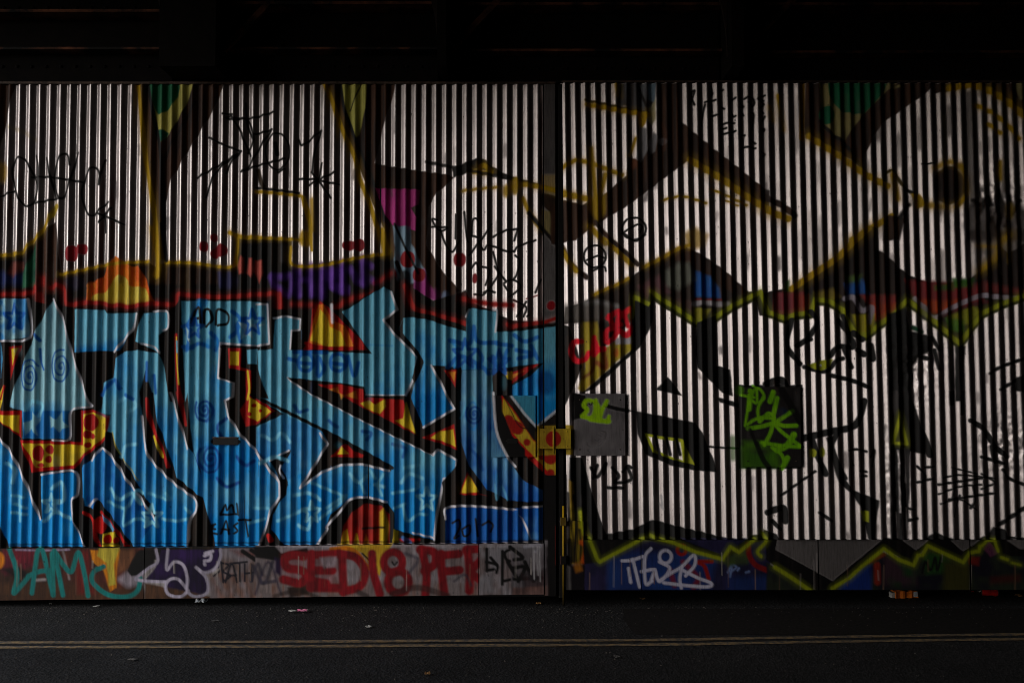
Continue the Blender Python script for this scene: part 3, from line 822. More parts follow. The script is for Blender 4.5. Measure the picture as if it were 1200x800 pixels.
for s in ('440,60 520,75 600,88 700,110 860,140 900,200 950,330 960,372 850,362 740,340 650,300 622,285 590,190 580,95',
          '268,300 330,300 360,420 385,500 440,660 470,680 270,700', '440,662 560,640 660,595 780,625 990,675 1090,690 1200,640 1200,760 400,760',
          '960,20 1090,60 1085,75 975,45'):
    fill(L3(s), BK, 1.2)
fill(L3('622,190 800,218 855,337 742,312 660,278'), LIME, 1.2)
fill(L3('640,205 790,232 800,318 740,300 670,268'), SILVER, 1.2)
for x in (672, 722, 768):
    line(L3('%d,200 %d,290' % (x, x + 20)), 3.5, BK, 1.2)
line(L3('900,250 1000,258 1200,262'), 2.4, BLK, 1)
for s in ('370,350 400,395 440,330 430,380', '470,350 500,390 480,420 520,420', '540,345 560,400 530,420', '450,445 520,445', '400,340 380,400', '560,350 540,345 520,370'):
    line(L3(s), 4, BLK, 1.2)
for s in ('700,480 705,540', '690,520 710,545'):
    line(L3(s), 2, (190, 186, 186), 1)
# yellow running drips left of the silver
fill(L3('268,410 285,420 300,560 330,650 400,770 380,800 275,800 270,600'), mottle((190, 160, 30), (120, 92, 20), NS), 2)
line(L3('290,480 300,600 290,790'), 3, BLK, 1.6)
line(L3('320,560 340,660 405,780'), 4, LIME, 1.6)
line(L3('345,680 350,760 340,800'), 6, (206, 90, 20), 4, .8)
for x, y0, y1, w in ((262, 470, 800, 3.5), (278, 600, 790, 2.5), (300, 520, 800, 2), (316, 640, 800, 3), (334, 600, 800, 2.2), (350, 700, 800, 2), (268, 690, 800, 6)):
    line(L3('%d,%d %d,%d %d,%d' % (x, y0, x + 6, (y0 + y1) // 2, x + 2, y1)), w, BLK, 1.6, .9)
line(L3('325,700 350,720 330,790'), 5, (214, 84, 14), 3, .9)
fill(B3('270,165 345,160 345,300 270,300'), (20, 14, 20), 3, 1)
fill(B3('285,160 320,150 330,190 300,200'), (196, 120, 20), 4, .7)
line(L3('240,530 240,690'), 3, OCH, 1.2)
line(L3('215,630 215,800'), 5, (120, 26, 16), 1.5)
# faces on the right half
for s, w in (('200,380 230,430 190,500 140,540', 6), ('110,420 90,540 150,625', 6), ('290,590 330,545 400,545 380,490 330,420', 6), ('300,680 400,705 480,738', 5), ('400,480 440,510', 7), ('420,560 450,580', 7), ('170,640 270,660 320,610 350,600', 5),
             ('480,540 490,600', 8), ('380,490 350,400', 5), ('130,540 200,510', 5), ('360,560 390,640', 6), ('-10,720 60,700 90,740', 8)):
    line(M4(s), w, BK, 1.1)
fill(M4('188,632 240,610 305,603 290,638 250,656 215,650'), LIME, 1.3)
blob((961.5, 428), 1.2, 1.6, (235, 235, 235), .8)
fill(M4('560,390 600,380 650,360 662,470 760,495 765,560 700,600 680,640 672,800 566,800'), BK, 2.5)
fill(M4('880,545 925,540 920,640 905,800 880,800'), BK, 1.5)
for s in ('1040,670 1090,640 1200,600', '1090,745 1200,680', '780,560 800,650', '770,500 800,560'):
    line(M4(s), 4, BK, 1.3)
fill(M4('1160,690 1210,680 1210,760 1160,750'), BK, 1.5)
for s in ('610,560 640,520 600,500 650,480 620,460', '690,520 740,540 700,580 745,600'):
    line(M4(s), 5, BLK, 1.5)
line(M4('680,455 720,475'), 5, (20, 80, 50), 2)
for s, w in (('155,215 280,185 410,150 450,40', 8), ('200,200 230,290 270,380', 7), ('60,482 140,425 222,368', 3), ('0,560 70,540 80,600', 8), ('330,180 300,260 360,400', 6), ('700,345 740,390 720,420', 3), ('740,350 780,345', 3),
             ('800,475 900,440 1000,430', 2.2), ('820,400 900,385 1060,400', 2.2), ('860,350 980,380', 2), ('880,420 860,500', 2), ('810,520 900,500 980,550', 2.2), ('870,580 900,480', 2), ('950,540 970,500 960,440', 3), ('800,430 1000,400', 3), ('850,500 1060,470', 3), ('700,420 780,400', 3), ('1000,300 1100,330', 4), ('640,600 700,590', 4), ('240,560 300,600', 4), ('20,600 60,640', 5), ('1000,380 1060,420 1000,450', 2.4),
             ('950,130 1010,170 1060,245 1120,300', 6), ('1080,620 1200,540', 5), ('1100,360 1130,400 1200,430', 4), ('590,528 690,548', 3), ('380,270 420,265 460,275', 3), ('390,310 400,340', 3), ('430,365 460,370', 3), ('435,390 460,390', 3), ('480,300 500,270 490,345', 3),
             ('1050,250 1060,320', 6), ('720,180 760,290', 8)):
    line(L4(s), w, BK, 1.1)
fill(L4('270,210 300,205 340,380 400,455 520,505 512,580 505,690 470,690 440,545 400,480 330,420'), BK, 1.4)
fill(L4('565,-10 665,-10 720,160 742,290 665,275 660,690 572,690'), mottle((16, 13, 13), (70, 64, 64), NS, .66, .95), 1.4)
fill(L4('845,-10 878,-10 878,62 848,62'), BK, 1)
fill(L4('898,-10 925,-10 920,108 898,108'), BK, 1)
for x, y0, y1 in ((608, 270, 330), (612, 330, 560), (640, 260, 420), (630, 560, 690), (648, 540, 690), (600, 560, 680)):
    line(L4('%d,%d %d,%d' % (x, y0, x + 6, y1)), 1.6, SILVER, 1.4, .75)
for s in ('620,95 590,235 650,240 620,95',):
    line(L4(s), 3, LIME, 1.2, sp=False)
blob((953, 531), 3.5, 5, LIME, 1.2)
blob((963.5, 530), 3.5, 6, LIME, 1.2)
fill(L4('432,552 470,555 470,605 445,600'), LIME, 1.4)
fill(L4('-20,640 40,660 60,690 -20,700'), BK, 1.5)
fill(L4('740,690 780,650 850,680 930,690'), BK, 1.5)
fill(L4('1020,690 1055,625 1110,640 1130,690'), BK, 1.5)

# ================= kick plates
fill(B1('-1200,85 680,85 680,340 -1200,340'), mottle((104, 46, 36), (58, 34, 24), N2, .3, .7), 1)
fill(B1('20,95 185,92 170,170 30,215 0,180'), mottle((122, 26, 44), (84, 18, 34)), 5)
fill(B1('0,180 100,170 160,230 60,215'), BLK, 4, .9)
fill(B1('180,150 330,100 430,95 430,330 200,330'), mottle((96, 42, 30), (40, 26, 22), N1), 6, .9)
fill(B1('0,250 300,240 700,280 700,335 0,335'), mottle((98, 62, 36), (66, 40, 24), NS), 7, .8)
fill(B1('360,100 420,95 450,300 370,300'), (122, 26, 22), 6, .8)
blob((1, 656), 6, 10, (226, 130, 14), 3)
line(B1('80,93 200,96 330,92'), 2, (170, 150, 180), 1.4, .8)
line(B1('300,95 330,230'), 2, (170, 160, 160), 2, .6)
line(B1('175,235 215,232'), 3, (180, 170, 170), 2, .7)
fill(B1('550,95 630,95 640,160 600,190 560,200'), (128, 80, 52), 5)
fill(B1('550,230 620,180 680,200 680,250 600,270'), (170, 158, 170), 6, .8)
fill(B1('600,190 640,110 660,92 730,92 728,160 660,210 620,215'), BLK, 1.8)
fill(B1('428,95 565,92 556,180 552,270 520,290 490,190 440,150'), mottle((230, 146, 16), (214, 122, 10)), 1.5)
fill(B1('468,85 562,85 540,160 548,255 515,262 505,155 460,122'), mottle((226, 204, 70), (208, 186, 60)), 1.5)
TEAL = mottle((22, 142, 136), (14, 118, 116), NS)
for s in ('50,92 75,160 85,225 70,295 105,260 140,218', '155,295 170,180 182,100 205,98 230,200 255,305', '140,215 190,195 240,190', '258,98 280,200 300,305', '262,100 300,160 340,195 372,105 400,200 418,308', '250,110 255,305', '490,172 445,195 440,245 510,302 600,312 650,282 662,225'):
    line(B1(s), 5.6, TEAL, 1.3)
fill(B1('680,238 735,175 760,95 1035,92 1032,180 962,200 985,285 940,312 890,300 840,312 785,295 775,240'), mottle((52, 26, 84), (28, 14, 48)), 1.3)
fill(B1('1040,88 1210,88 1210,335 990,335 985,230 1035,180'), mottle((158, 148, 156), (116, 96, 92), N1), 2)
for x in (1010, 1060, 1110, 1160):
    line(B1('%d,210 %d,330' % (x - 20, x + 40)), 5, (128, 84, 66), 5, .6)
fill(B1('680,245 990,310 990,335 680,335'), mottle((100, 66, 44), (66, 44, 32), NS), 3)
fill(B1('1080,95 1210,95 1200,130 1120,120'), (120, 54, 46), 5, .6)
for s in ('640,226 700,180 742,150 735,92', '640,232 700,240 782,243', '790,92 785,186 820,150 862,165 882,225 882,285 920,312 975,292 970,225 922,175 960,200 1010,182 1036,130 1036,92', '886,285 850,312 795,302 780,262 800,232 840,232 886,285', '962,122 990,112 988,140 962,146', '962,158 964,164', '965,110 1000,100'):
    line(B1(s), 3.4, (188, 178, 198), 1.2)
NAV = (26, 24, 36)
for s in ('1040,150 1050,245', '1040,155 1075,165 1050,195 1085,215 1050,240', '1060,245 1090,160 1115,245', '1075,215 1110,212', '1080,158 1160,150', '1125,155 1128,240', '1150,160 1150,240', '1180,160 1185,240', '1150,205 1190,200', '1005,215 1030,195'):
    line(B1(s), 2.3, NAV, 1.1)
for s in ('1140,100 1200,140', '1180,95 1205,110'):
    line(B1(s), 5, BLK, 1.6)
fill(B2('0,75 1045,62 1045,345 0,345'), mottle((166, 156, 162), (122, 106, 106), N1), 1)
fill(B2('0,250 1050,240 1050,345 0,345'), mottle((140, 126, 124), (112, 72, 52), NS, .4, .8), 8, .7)
fill(B2('-10,78 90,75 120,110 240,85 260,120 130,150 0,130'), BLK, 2)
fill(B2('90,130 130,140 120,220 90,200'), (40, 22, 60), 4)
fill(B2('150,270 240,245 248,300 160,320'), mottle((70, 46, 36), (40, 28, 26)), 3)
for s in ('-10,170 40,250 80,150', '30,250 90,240', '-20,240 10,160 30,210'):
    line(B2(s), 4, (56, 52, 66), 2, .8)
fill(B2('380,72 640,66 600,130 582,215 540,180 500,110 430,82'), mottle((214, 176, 44), (190, 144, 30)), 2)
line(B2('355,92 430,88 480,115 520,170 560,190'), 5.5, (216, 122, 12), 1.4)
line(B2('500,110 530,140'), 2, BLK, 1.3)
SED = mottle((158, 18, 30), (112, 16, 24), N1)
for s in ('225,125 165,118 138,140 150,178 215,190 236,220 205,248 130,232', '262,112 258,270', '262,118 385,112', '262,190 360,190', '262,272 385,272', '270,240 330,250', '405,118 412,290', '395,112 470,130 512,195 490,262 412,290', '545,112 552,200 582,300',
          '778,92 800,200 795,305', '770,92 835,105 838,160 790,192', '868,112 872,200 885,305', '868,120 952,112', '875,196 955,188', '992,92 1002,200 1000,285', '985,95 1050,92 1064,130 1010,195 1060,240 1110,290'):
    line(B2(s), 10, SED, 2.4)
ring((461, 658), 11, 12, 9.5, SED, 2.4)
ring((467, 681), 12, 13, 10, SED, 2.4)
fill(B2('130,110 240,110 240,250 130,240'), SED, 12, .45)
fill(B2('270,115 380,115 385,270 270,270'), SED, 12, .45)
fill(B2('990,100 1060,100 1100,280 1000,280'), SED, 12, .35)
fill(B2('300,130 380,125 370,175 320,180'), (150, 136, 144), 3, .8)
line(B2('640,150 650,165 662,150'), 2, BLK, 1.2)
fill(B2('1045,62 1210,58 1210,345 1045,345'), mottle((150, 144, 150), (112, 98, 98), N1), 1)
for s in ('1082,90 1082,192', '1080,150 1130,165 1128,200', '1085,190 1115,185', '1155,100 1155,255', '1205,88 1168,105 1175,140 1210,150', '1130,165 1100,130', '1160,240 1205,230'):
    line(B2(s), 3.6, BLK, 1.2)
fill(B3('-5,58 165,50 165,345 -5,345'), mottle((122, 116, 120), (92, 84, 88), N1), 1)
for s in ('-10,80 50,130 10,140', '0,180 60,175 30,240', '10,230 140,225', '60,150 100,240', '-20,150 20,220'):
    line(B3(s), 4.5, BLK, 1.3)
fill(B3('40,200 165,180 165,260 60,290'), mottle((70, 40, 40), (36, 30, 34)), 4, .8)
fill(B3('0,270 165,265 165,330 0,330'), mottle((136, 96, 86), (86, 60, 54)), 3, .8)
line(B3('60,80 130,70 110,100'), 4, (150, 146, 156), 1.5)
for x in (100, 118, 128):
    line(B3('%d,80 %d,%d' % (x, x + 4, 250 - x % 40)), 1.3, (190, 186, 190), 1, .8)
for s, c, w in (('0,300 60,150 120,300', (40, 34, 60), 3), ('90,310 200,285 300,320', (40, 26, 22), 5), ('640,300 760,270 900,310', (60, 36, 34), 7), ('700,110 760,140 720,200', (70, 66, 80), 4), ('930,240 980,210 1010,260', (60, 56, 70), 3), ('480,290 520,310', (40, 30, 30), 6)):
    line(B2(s), w, c, 2.5, .7)
# second leaf's plates
fill(B3('340,40 1210,40 1210,300 340,300') , mottle((40, 34, 70), (22, 24, 50), N1), 1)
fill(B3('450,140 560,100 900,110 950,150 930,285 450,285'), mottle((24, 62, 128), (26, 44, 100), N2), 8)
fill(B3('330,30 600,20 760,30 985,120 1120,30 1210,20 1210,45 1130,60 1050,110 985,145 870,110 750,70 620,45 410,150 340,160'), BK, 1)
line(B3('800,150 840,190 870,230 850,270', ), 6, (120, 20, 26), 3, .8)
line(B3('740,190 760,260'), 6, (120, 20, 30), 3, .8)
ring((798.5, 643.5), 5, 5.5, 4, (140, 18, 16), 1.5)
line(B3('935,148 870,150 900,170 920,230'), 4.5, (140, 20, 18), 1.6)
WT = (196, 192, 212)
for s in ('515,145 560,142 612,125', '565,138 580,200 597,268', '650,88 622,130 625,250 655,240', '605,195 658,185', '690,150 738,182 690,242 668,185', '690,238 740,205 795,172 850,118 855,165 812,215', '795,172 785,230 792,272', '800,190 870,225 932,250 918,266 830,262 710,248', '650,240 668,190', '545,180 555,245'):
    line(B3(s), 3.6, WT, 1.2)
ring((779.5, 651.5), 7, 7.5, 3.6, WT, 1.2)
for s in ('1010,200 1030,160 1020,220', '1030,160 1050,175 1025,195', '1055,190 1062,180', '1095,200 1110,195'):
    line(B3(s), 2.4, (110, 130, 180), 1.3)
fill(B3('985,140 1060,105 1110,110 1100,160 1010,170'), mottle((70, 92, 36), (54, 66, 40)), 5)
line(B3('1105,70 1110,120 1140,165 1195,190'), 6, (126, 20, 20), 2)
fill(B3('1010,220 1200,215 1200,290 1010,290'), (26, 50, 110), 8, .7)
fill(B4('-10,40 45,48 38,95 -10,80'), BK, 1)
fill(B4('-10,150 200,285 360,200 520,100 620,130 680,165 740,80 900,150 1000,60 1060,40 1300,120 1300,300 -10,300'), mottle((40, 46, 34), (24, 22, 34), N1), 2)
fill(B4('360,200 480,160 480,285 330,285'), (20, 46, 120), 6)
fill(B4('540,120 600,140 690,180 700,260 540,260'), mottle((30, 66, 34), (60, 40, 50)), 6)
fill(B4('720,110 810,110 850,150 840,200 740,210'), (38, 76, 30), 6)
fill(B4('820,150 940,160 940,285 820,285'), (64, 62, 24), 6)
line(B4('508,165 510,245'), 7, (140, 40, 24), 3)
line(B4('470,150 540,115'), 5, (110, 24, 22), 2)
fill(B4('930,120 990,130 985,170 940,160'), (120, 30, 24), 4)
fill(B4('1005,90 1030,55 1055,60 1075,110 1040,130'), (96, 48, 74), 2)
line(B4('720,200 735,150 760,190 780,130 790,190 810,120'), 2.6, BLK, 1.4)
fill(B4('1040,220 1180,210 1180,240 1040,250'), (70, 22, 20), 6, .8)
fill(B4('-10,30 45,48 40,95 300,235 520,55 540,40 620,40 690,95 740,45 840,40 910,100 960,70 1010,30 1300,40 1300,130 1090,120 1030,50 985,105 940,110 910,150 745,75 700,120 680,165 540,90 300,275 190,285 35,175 -10,140'), BK, 1)
fill(B4('42,48 520,48 300,236 36,92'), SILVER, 1.4)
fill(B4('640,48 745,48 700,86'), SILVER, 1.4)
fill(B4('1120,48 1300,48 1300,90 1180,90'), SILVER, 2, .8)
LM2 = (150, 158, 22)
line(B3('360,40 400,140 410,150 610,42 630,38'), 3.6, LM2, 1.3, sp=False)
line(B3('650,28 680,40 760,62 860,105 985,138 1022,80 1062,105 1135,45'), 3.6, LM2, 1.3, sp=False)
line(B3('1165,10 1190,50 1150,100 1165,125'), 3.4, LM2, 1.3)
line(B4('30,175 110,225 195,285'), 4, LM2, 1.4, sp=False)
line(B4('298,275 380,225 440,170 540,90 610,140 680,166 700,120 720,118 745,75 820,110 912,152 942,108 985,100 990,80'), 3.6, LM2, 1.3, sp=False)
line(B4('1000,75 1025,50 1058,48 1075,100'), 3, LM2, 1.3, sp=False)
line(B4('1090,130 1120,140'), 3, LM2, 1.4)
line(B4('1140,155 1180,165'), 2.4, LM2, 1.4, .7)
# paint runs on the plates
rr = random.Random(3)
for k in range(46):
    x = rr.uniform(-40, 1200)
    if 636 < x < 685:
        continue
    y = rr.uniform(640, 672)
    line([(x, y), (x + rr.uniform(-.5, .5), y + rr.uniform(8, 40))], rr.uniform(.6, 1.3), rr.choice([(186, 176, 170), (150, 120, 100), (120, 90, 70)]), .8, rr.uniform(.3, .9), sp=False)
# drips from lettering edges on the corrugation
for k in range(60):
    x = rr.uniform(0, 630)
    y = rr.uniform(380, 600)
    line([(x, y), (x, y + rr.uniform(5, 22))], rr.uniform(.6, 1.0), rr.choice([(150, 196, 208), (40, 120, 180), (20, 20, 24)]), .8, rr.uniform(.2, .6), sp=False)

yk = int(canv(600, 634)[1])
canvas[yk:, int(canv(690, 640)[0]):, 3] *= .86
xk = int(canv(655, 640)[0])
yk2 = int(canv(600, 641)[1])
gk = N1[yk2:, :] * .5 + NS[yk2:, :] * .5
gk = np.clip((gk - .34) / .24, .66, 1)[..., None]
canvas[yk2:, :xk, :3] *= gk[:, :xk]
canvas[yk:, xk:, :3] *= .8
# ================= flat cover plates
fill(PX('670,459 734,459 734,535 670,535'), mottle((176, 168, 170), (160, 152, 154)), .5)
canvas_plate = (670, 734, 459, 535)
x0, y0 = [int(q) for q in canv(670, 459)]
x1, y1 = [int(q) for q in canv(734, 535)]
canvas[y0:y1, x0:x1, 3] = .85
fill(L3('285,130 320,120 360,80 345,10 285,0'), BLK, 1.2)
line(L3('440,60 480,72 540,84'), 5, BLK, 1)
PL = reg(620, 430, 6.157)
GRN = (156, 204, 8)
for s, w in (('470,250 420,240 395,275 420,310 385,355', 5.5), ('385,355 440,365 470,330 480,240', 5.5), ('475,250 500,290 490,370', 5.5), ('560,245 530,300 510,370', 5.5), ('440,375 500,385 575,390', 6), ('575,355 560,395', 5)):
    line(PL(s), w, GRN, 1.6)
line(PL('430,262 445,272 455,258'), 2, BLK, 1)
for s in ('415,540 425,565 470,575 520,555 545,510 550,470 520,460', '470,520 490,530 510,515', '430,590 420,600 440,612', '500,490 520,500'):
    line(PL(s), 1.4, (20, 18, 20), 1, .9)
x0, y0 = [int(q) for q in canv(866, 451)]
x1, y1 = [int(q) for q in canv(940, 549)]
fill(PX('866,451 940,451 940,549 866,549'), mottle((46, 42, 42), (34, 30, 30)), .5)
PR = reg(850, 440, 6.667)
fill(PR('130,560 300,620 400,540 420,720 130,720'), mottle((60, 112, 8), (84, 140, 8)), 9, .7)
fill(PR('140,510 330,515 330,570 140,570'), (90, 150, 10), 7, .55)
G2 = (140, 212, 16)
for s, w in (('215,80 270,110 300,170 260,210', 3), ('150,390 180,220 220,110', 3), ('240,100 240,210 200,190', 3), ('120,150 160,160 220,170', 3), ('190,120 180,260', 6), ('345,200 370,130', 6), ('370,310 400,175', 5), ('260,360 250,260 290,170', 3.4),
             ('170,380 230,340 340,310', 3.4), ('170,412 280,395 380,370 450,390 550,388', 4.6), ('380,370 520,275', 4.6), ('390,390 450,450 590,555', 4), ('300,540 350,440 375,330', 4.4), ('280,520 430,545 590,555', 4), ('360,560 430,610 455,680 440,730', 4), ('440,720 480,640', 6),
             ('270,360 330,290 380,330 290,330', 3), ('400,580 480,540 530,460', 7)):
    line(PR(s), w, mottle(G2, (112, 180, 12)), 1.4, .95)
blob((917, 482), 5, 4, (16, 40, 64), 4, .7)
for s, w in (('240,530 290,650 340,720', 6), ('390,40 460,150 580,360', 8), ('190,420 240,540', 4)):
    line(PR(s), w, BLK, 1.4, .9)
line(PR('60,490 60,640'), 7, (58, 110, 10), 5, .6)
blob((866, 457), 5, 5, (100, 158, 22), 3, .8)
# latch box
fill(PX('628,498 672,498 672,533 628,533'), mottle((188, 158, 36), (150, 120, 24)), .6)
blob((648, 513.5), 9.5, 9.5, (150, 16, 12), 1)
# the painted stile below and the hinge edge
fill(PX('-300,639 -300,641 637,634 637,632'), BLK, 1, .6)

sm = random.Random(31)
for k in range(170):
    x, y = sm.uniform(0, 1200), sm.uniform(100, 630)
    if x < 640 and y > 330:
        continue
    h = sm.uniform(3, 16)
    line([(x, y), (x + sm.uniform(-2, 2), y + h)], sm.uniform(2, 7), sm.choice([(70, 64, 64), (60, 44, 36), (96, 90, 90), (40, 34, 32)]), 4, sm.uniform(.2, .6), sp=False)
for k in range(26):
    x, y = sm.uniform(20, 620), sm.uniform(360, 620)
    blob((x, y), sm.uniform(2, 6), sm.uniform(3, 9), sm.choice([(90, 190, 220), (10, 90, 160), (180, 220, 230)]), 5, sm.uniform(.1, .3))
for k in range(70):
    x = sm.uniform(820, 1240)
    y = sm.uniform(100, 320)
    line([(x, y), (x + sm.uniform(-1, 1), y + sm.uniform(15, 70))], sm.uniform(3, 9), sm.choice([(52, 34, 26), (30, 20, 16), (84, 60, 46)]), 6, sm.uniform(.15, .5) * min(1, (x - 780) / 300), sp=False)
# soot, scuffs and flecks: dark specks over everything
fl = np.random.RandomState(5)
for k in range(1500):
    x, y = fl.randint(4, WW - 6), fl.randint(4, HH - 10)
    w, h = fl.randint(1, 3), fl.randint(1, 5)
    a = fl.uniform(.3, .9)
    canvas[y:y + h, x:x + w, :3] = canvas[y:y + h, x:x + w, :3] * (1 - a) + 0.008 * a
    canvas[y:y + h, x:x + w, 3] *= (1 - a)
for k in range(420):
    x, y = fl.randint(4, WW - 6), fl.randint(4, HH - 40)
    h = fl.randint(6, 36)
    a = fl.uniform(.15, .5)
    canvas[y:y + h, x:x + 1, :3] = canvas[y:y + h, x:x + 1, :3] * (1 - a) + 0.02 * a
    canvas[y:y + h, x:x + 1, 3] *= (1 - a)


def sample(X, Z):
    """canvas colour at gate-plane points"""
    cx = np.clip((X / S + 600 - CX0) * SS - .5, 0, WW - 2)
    cy = np.clip(((ZTOP - Z) / S + 6) * SS - .5, 0, HH - 2)
    xi, yi = cx.astype(int), cy.astype(int)
    fx, fy = (cx - xi)[..., None], (cy - yi)[..., None]
    return ((canvas[yi, xi] * (1 - fx) + canvas[yi, xi + 1] * fx) * (1 - fy) + (canvas[yi + 1, xi] * (1 - fx) + canvas[yi + 1, xi + 1] * fx) * fy).astype(np.float32)


# ------------------------------------------------------------------ materials
def new_mat(name):
    m = bpy.data.materials.new(name)
    m.use_nodes = True
    nt = m.node_tree
    return m, nt, nt.nodes['Principled BSDF']


def nd(nt, t, **kw):
    n = nt.nodes.new(t)
    for k, v in kw.items():
        setattr(n, k, v)
    return n


def mat_paint():
    m, nt, b = new_mat('sprayed_sheet_metal')
    L = nt.links.new
    at = nd(nt, 'ShaderNodeAttribute', attribute_name='paint')
    tc = nd(nt, 'ShaderNodeTexCoord')
    mp = nd(nt, 'ShaderNodeMapping')
    mp.inputs['Scale'].default_value = (60, 60, 6)
    L(tc.outputs['Object'], mp.inputs[0])
    n1 = nd(nt, 'ShaderNodeTexNoise')
    n1.inputs['Scale'].default_value = 1.6
    n1.inputs['Detail'].default_value = 6
    n1.inputs['Roughness'].default_value = .7
    L(mp.outputs[0], n1.inputs['Vector'])
    n2 = nd(nt, 'ShaderNodeTexNoise')
    n2.inputs['Scale'].default_value = 2.3
    n2.inputs['Detail'].default_value = 5
    L(tc.outputs['Object'], n2.inputs['Vector'])
    r1 = nd(nt, 'ShaderNodeMapRange')
    r1.inputs[1].default_value, r1.inputs[2].default_value, r1.inputs[3].default_value, r1.inputs[4].default_value = .36, .56, .72, 1.0
    L(n1.outputs[0], r1.inputs[0])
    r2 = nd(nt, 'ShaderNodeMapRange')
    r2.inputs[1].default_value, r2.inputs[2].default_value, r2.inputs[3].default_value, r2.inputs[4].default_value = .3, .6, .78, 1.0
    L(n2.outputs[0], r2.inputs[0])
    mu = nd(nt, 'ShaderNodeMath', operation='MULTIPLY')
    L(r1.outputs[0], mu.inputs[0])
    L(r2.outputs[0], mu.inputs[1])
    mx = nd(nt, 'ShaderNodeVectorMath', operation='SCALE')
    L(at.outputs['Color'], mx.inputs[0])
    L(mu.outputs[0], mx.inputs['Scale'])
    L(mx.outputs[0], b.inputs['Base Color'])
    mm = nd(nt, 'ShaderNodeMath', operation='MULTIPLY')
    L(at.outputs['Alpha'], mm.inputs[0])
    mm.inputs[1].default_value = .96
    L(mm.outputs[0], b.inputs['Metallic'])
    ro = nd(nt, 'ShaderNodeMapRange')
    ro.inputs[3].default_value, ro.inputs[4].default_value = .6, .41
    L(at.outputs['Alpha'], ro.inputs[0])
    rs = nd(nt, 'ShaderNodeMath', operation='MULTIPLY_ADD')
    L(n1.outputs[0], rs.inputs[0])
    rs.inputs[1].default_value = .2
    ra = nd(nt, 'ShaderNodeMath', operation='SUBTRACT')
    L(ro.outputs[0], ra.inputs[0])
    ra.inputs[1].default_value = .1
    L(ra.outputs[0], rs.inputs[2])
    L(rs.outputs[0], b.inputs['Roughness'])
    b.inputs['Specular IOR Level'].default_value = .2
    bp = nd(nt, 'ShaderNodeBump')
    bp.inputs['Strength'].default_value = .12
    bp.inputs['Distance'].default_value = .002
    L(n1.outputs[0], bp.inputs['Height'])
    L(bp.outputs[0], b.inputs['Normal'])
    return m


def mat_noise(name, c0, c1, scale, rough=.8, metal=0.0, bump=.3, dist=.01, detail=8, spec=.3, stretch=(1, 1, 1), lo=.32, hi=.68):
    m, nt, b = new_mat(name)
    L = nt.links.new
    tc = nd(nt, 'ShaderNodeTexCoord')
    mp = nd(nt, 'ShaderNodeMapping')
    mp.inputs['Scale'].default_value = stretch
    L(tc.outputs['Object'], mp.inputs[0])
    n = nd(nt, 'ShaderNodeTexNoise')
    n.inputs['Scale'].default_value = scale
    n.inputs['Detail'].default_value = detail
    n.inputs['Roughness'].default_value = .65
    L(mp.outputs[0], n.inputs['Vector'])
    cr = nd(nt, 'ShaderNodeValToRGB')
    cr.color_ramp.elements[0].position = lo
    cr.color_ramp.elements[1].position = hi
    cr.color_ramp.elements[0].color = (*lin(c0), 1)
    cr.color_ramp.elements[1].color = (*lin(c1), 1)
    L(n.outputs[0], cr.inputs[0])
    L(cr.outputs[0], b.inputs['Base Color'])
    b.inputs['Roughness'].default_value = rough
    b.inputs['Metallic'].default_value = metal
    b.inputs['Specular IOR Level'].default_value = spec
    if bump:
        bp = nd(nt, 'ShaderNodeBump')
        bp.inputs['Strength'].default_value = bump
        bp.inputs['Distance'].default_value = dist
        L(n.outputs[0], bp.inputs['Height'])
        L(bp.outputs[0], b.inputs['Normal'])
    return m


def mat_asphalt():
    m, nt, b = new_mat('asphalt')
    L = nt.links.new
    tc = nd(nt, 'ShaderNodeTexCoord')
    n1 = nd(nt, 'ShaderNodeTexNoise')
    n1.inputs['Scale'].default_value = .9
    n1.inputs['Detail'].default_value = 9
    n1.inputs['Roughness'].default_value = .72
    L(tc.outputs['Object'], n1.inputs['Vector'])
    v = nd(nt, 'ShaderNodeTexVoronoi')
    v.inputs['Scale'].default_value = 58
    L(tc.outputs['Object'], v.inputs['Vector'])
    n2 = nd(nt, 'ShaderNodeTexNoise')
    n2.inputs['Scale'].default_value = 130
    n2.inputs['Detail'].default_value = 4
    L(tc.outputs['Object'], n2.inputs['Vector'])
    cr = nd(nt, 'ShaderNodeValToRGB')
    cr.color_ramp.elements[0].position, cr.color_ramp.elements[1].position = .3, .72
    cr.color_ramp.elements[0].color = (.011, .0107, .011, 1)
    cr.color_ramp.elements[1].color = (.024, .0233, .024, 1)
    L(n1.outputs[0], cr.inputs[0])
    cs = nd(nt, 'ShaderNodeMapRange')
    cs.inputs[1].default_value, cs.inputs[2].default_value, cs.inputs[3].default_value, cs.inputs[4].default_value = 0, 1, .5, 1.7
    L(v.outputs['Color'], cs.inputs[0])
    sc = nd(nt, 'ShaderNodeVectorMath', operation='SCALE')
    L(cr.outputs[0], sc.inputs[0])
    L(cs.outputs[0], sc.inputs['Scale'])
    L(sc.outputs[0], b.inputs['Base Color'])
    b.inputs['Roughness'].default_value = .9
    b.inputs['Specular IOR Level'].default_value = .12
    ad = nd(nt, 'ShaderNodeMath', operation='ADD')
    L(v.outputs['Distance'], ad.inputs[0])
    L(n2.outputs[0], ad.inputs[1])
    bp = nd(nt, 'ShaderNodeBump')
    bp.inputs['Strength'].default_value = .8
    bp.inputs['Distance'].default_value = .006
    L(ad.outputs[0], bp.inputs['Height'])
    L(bp.outputs[0], b.inputs['Normal'])
    return m


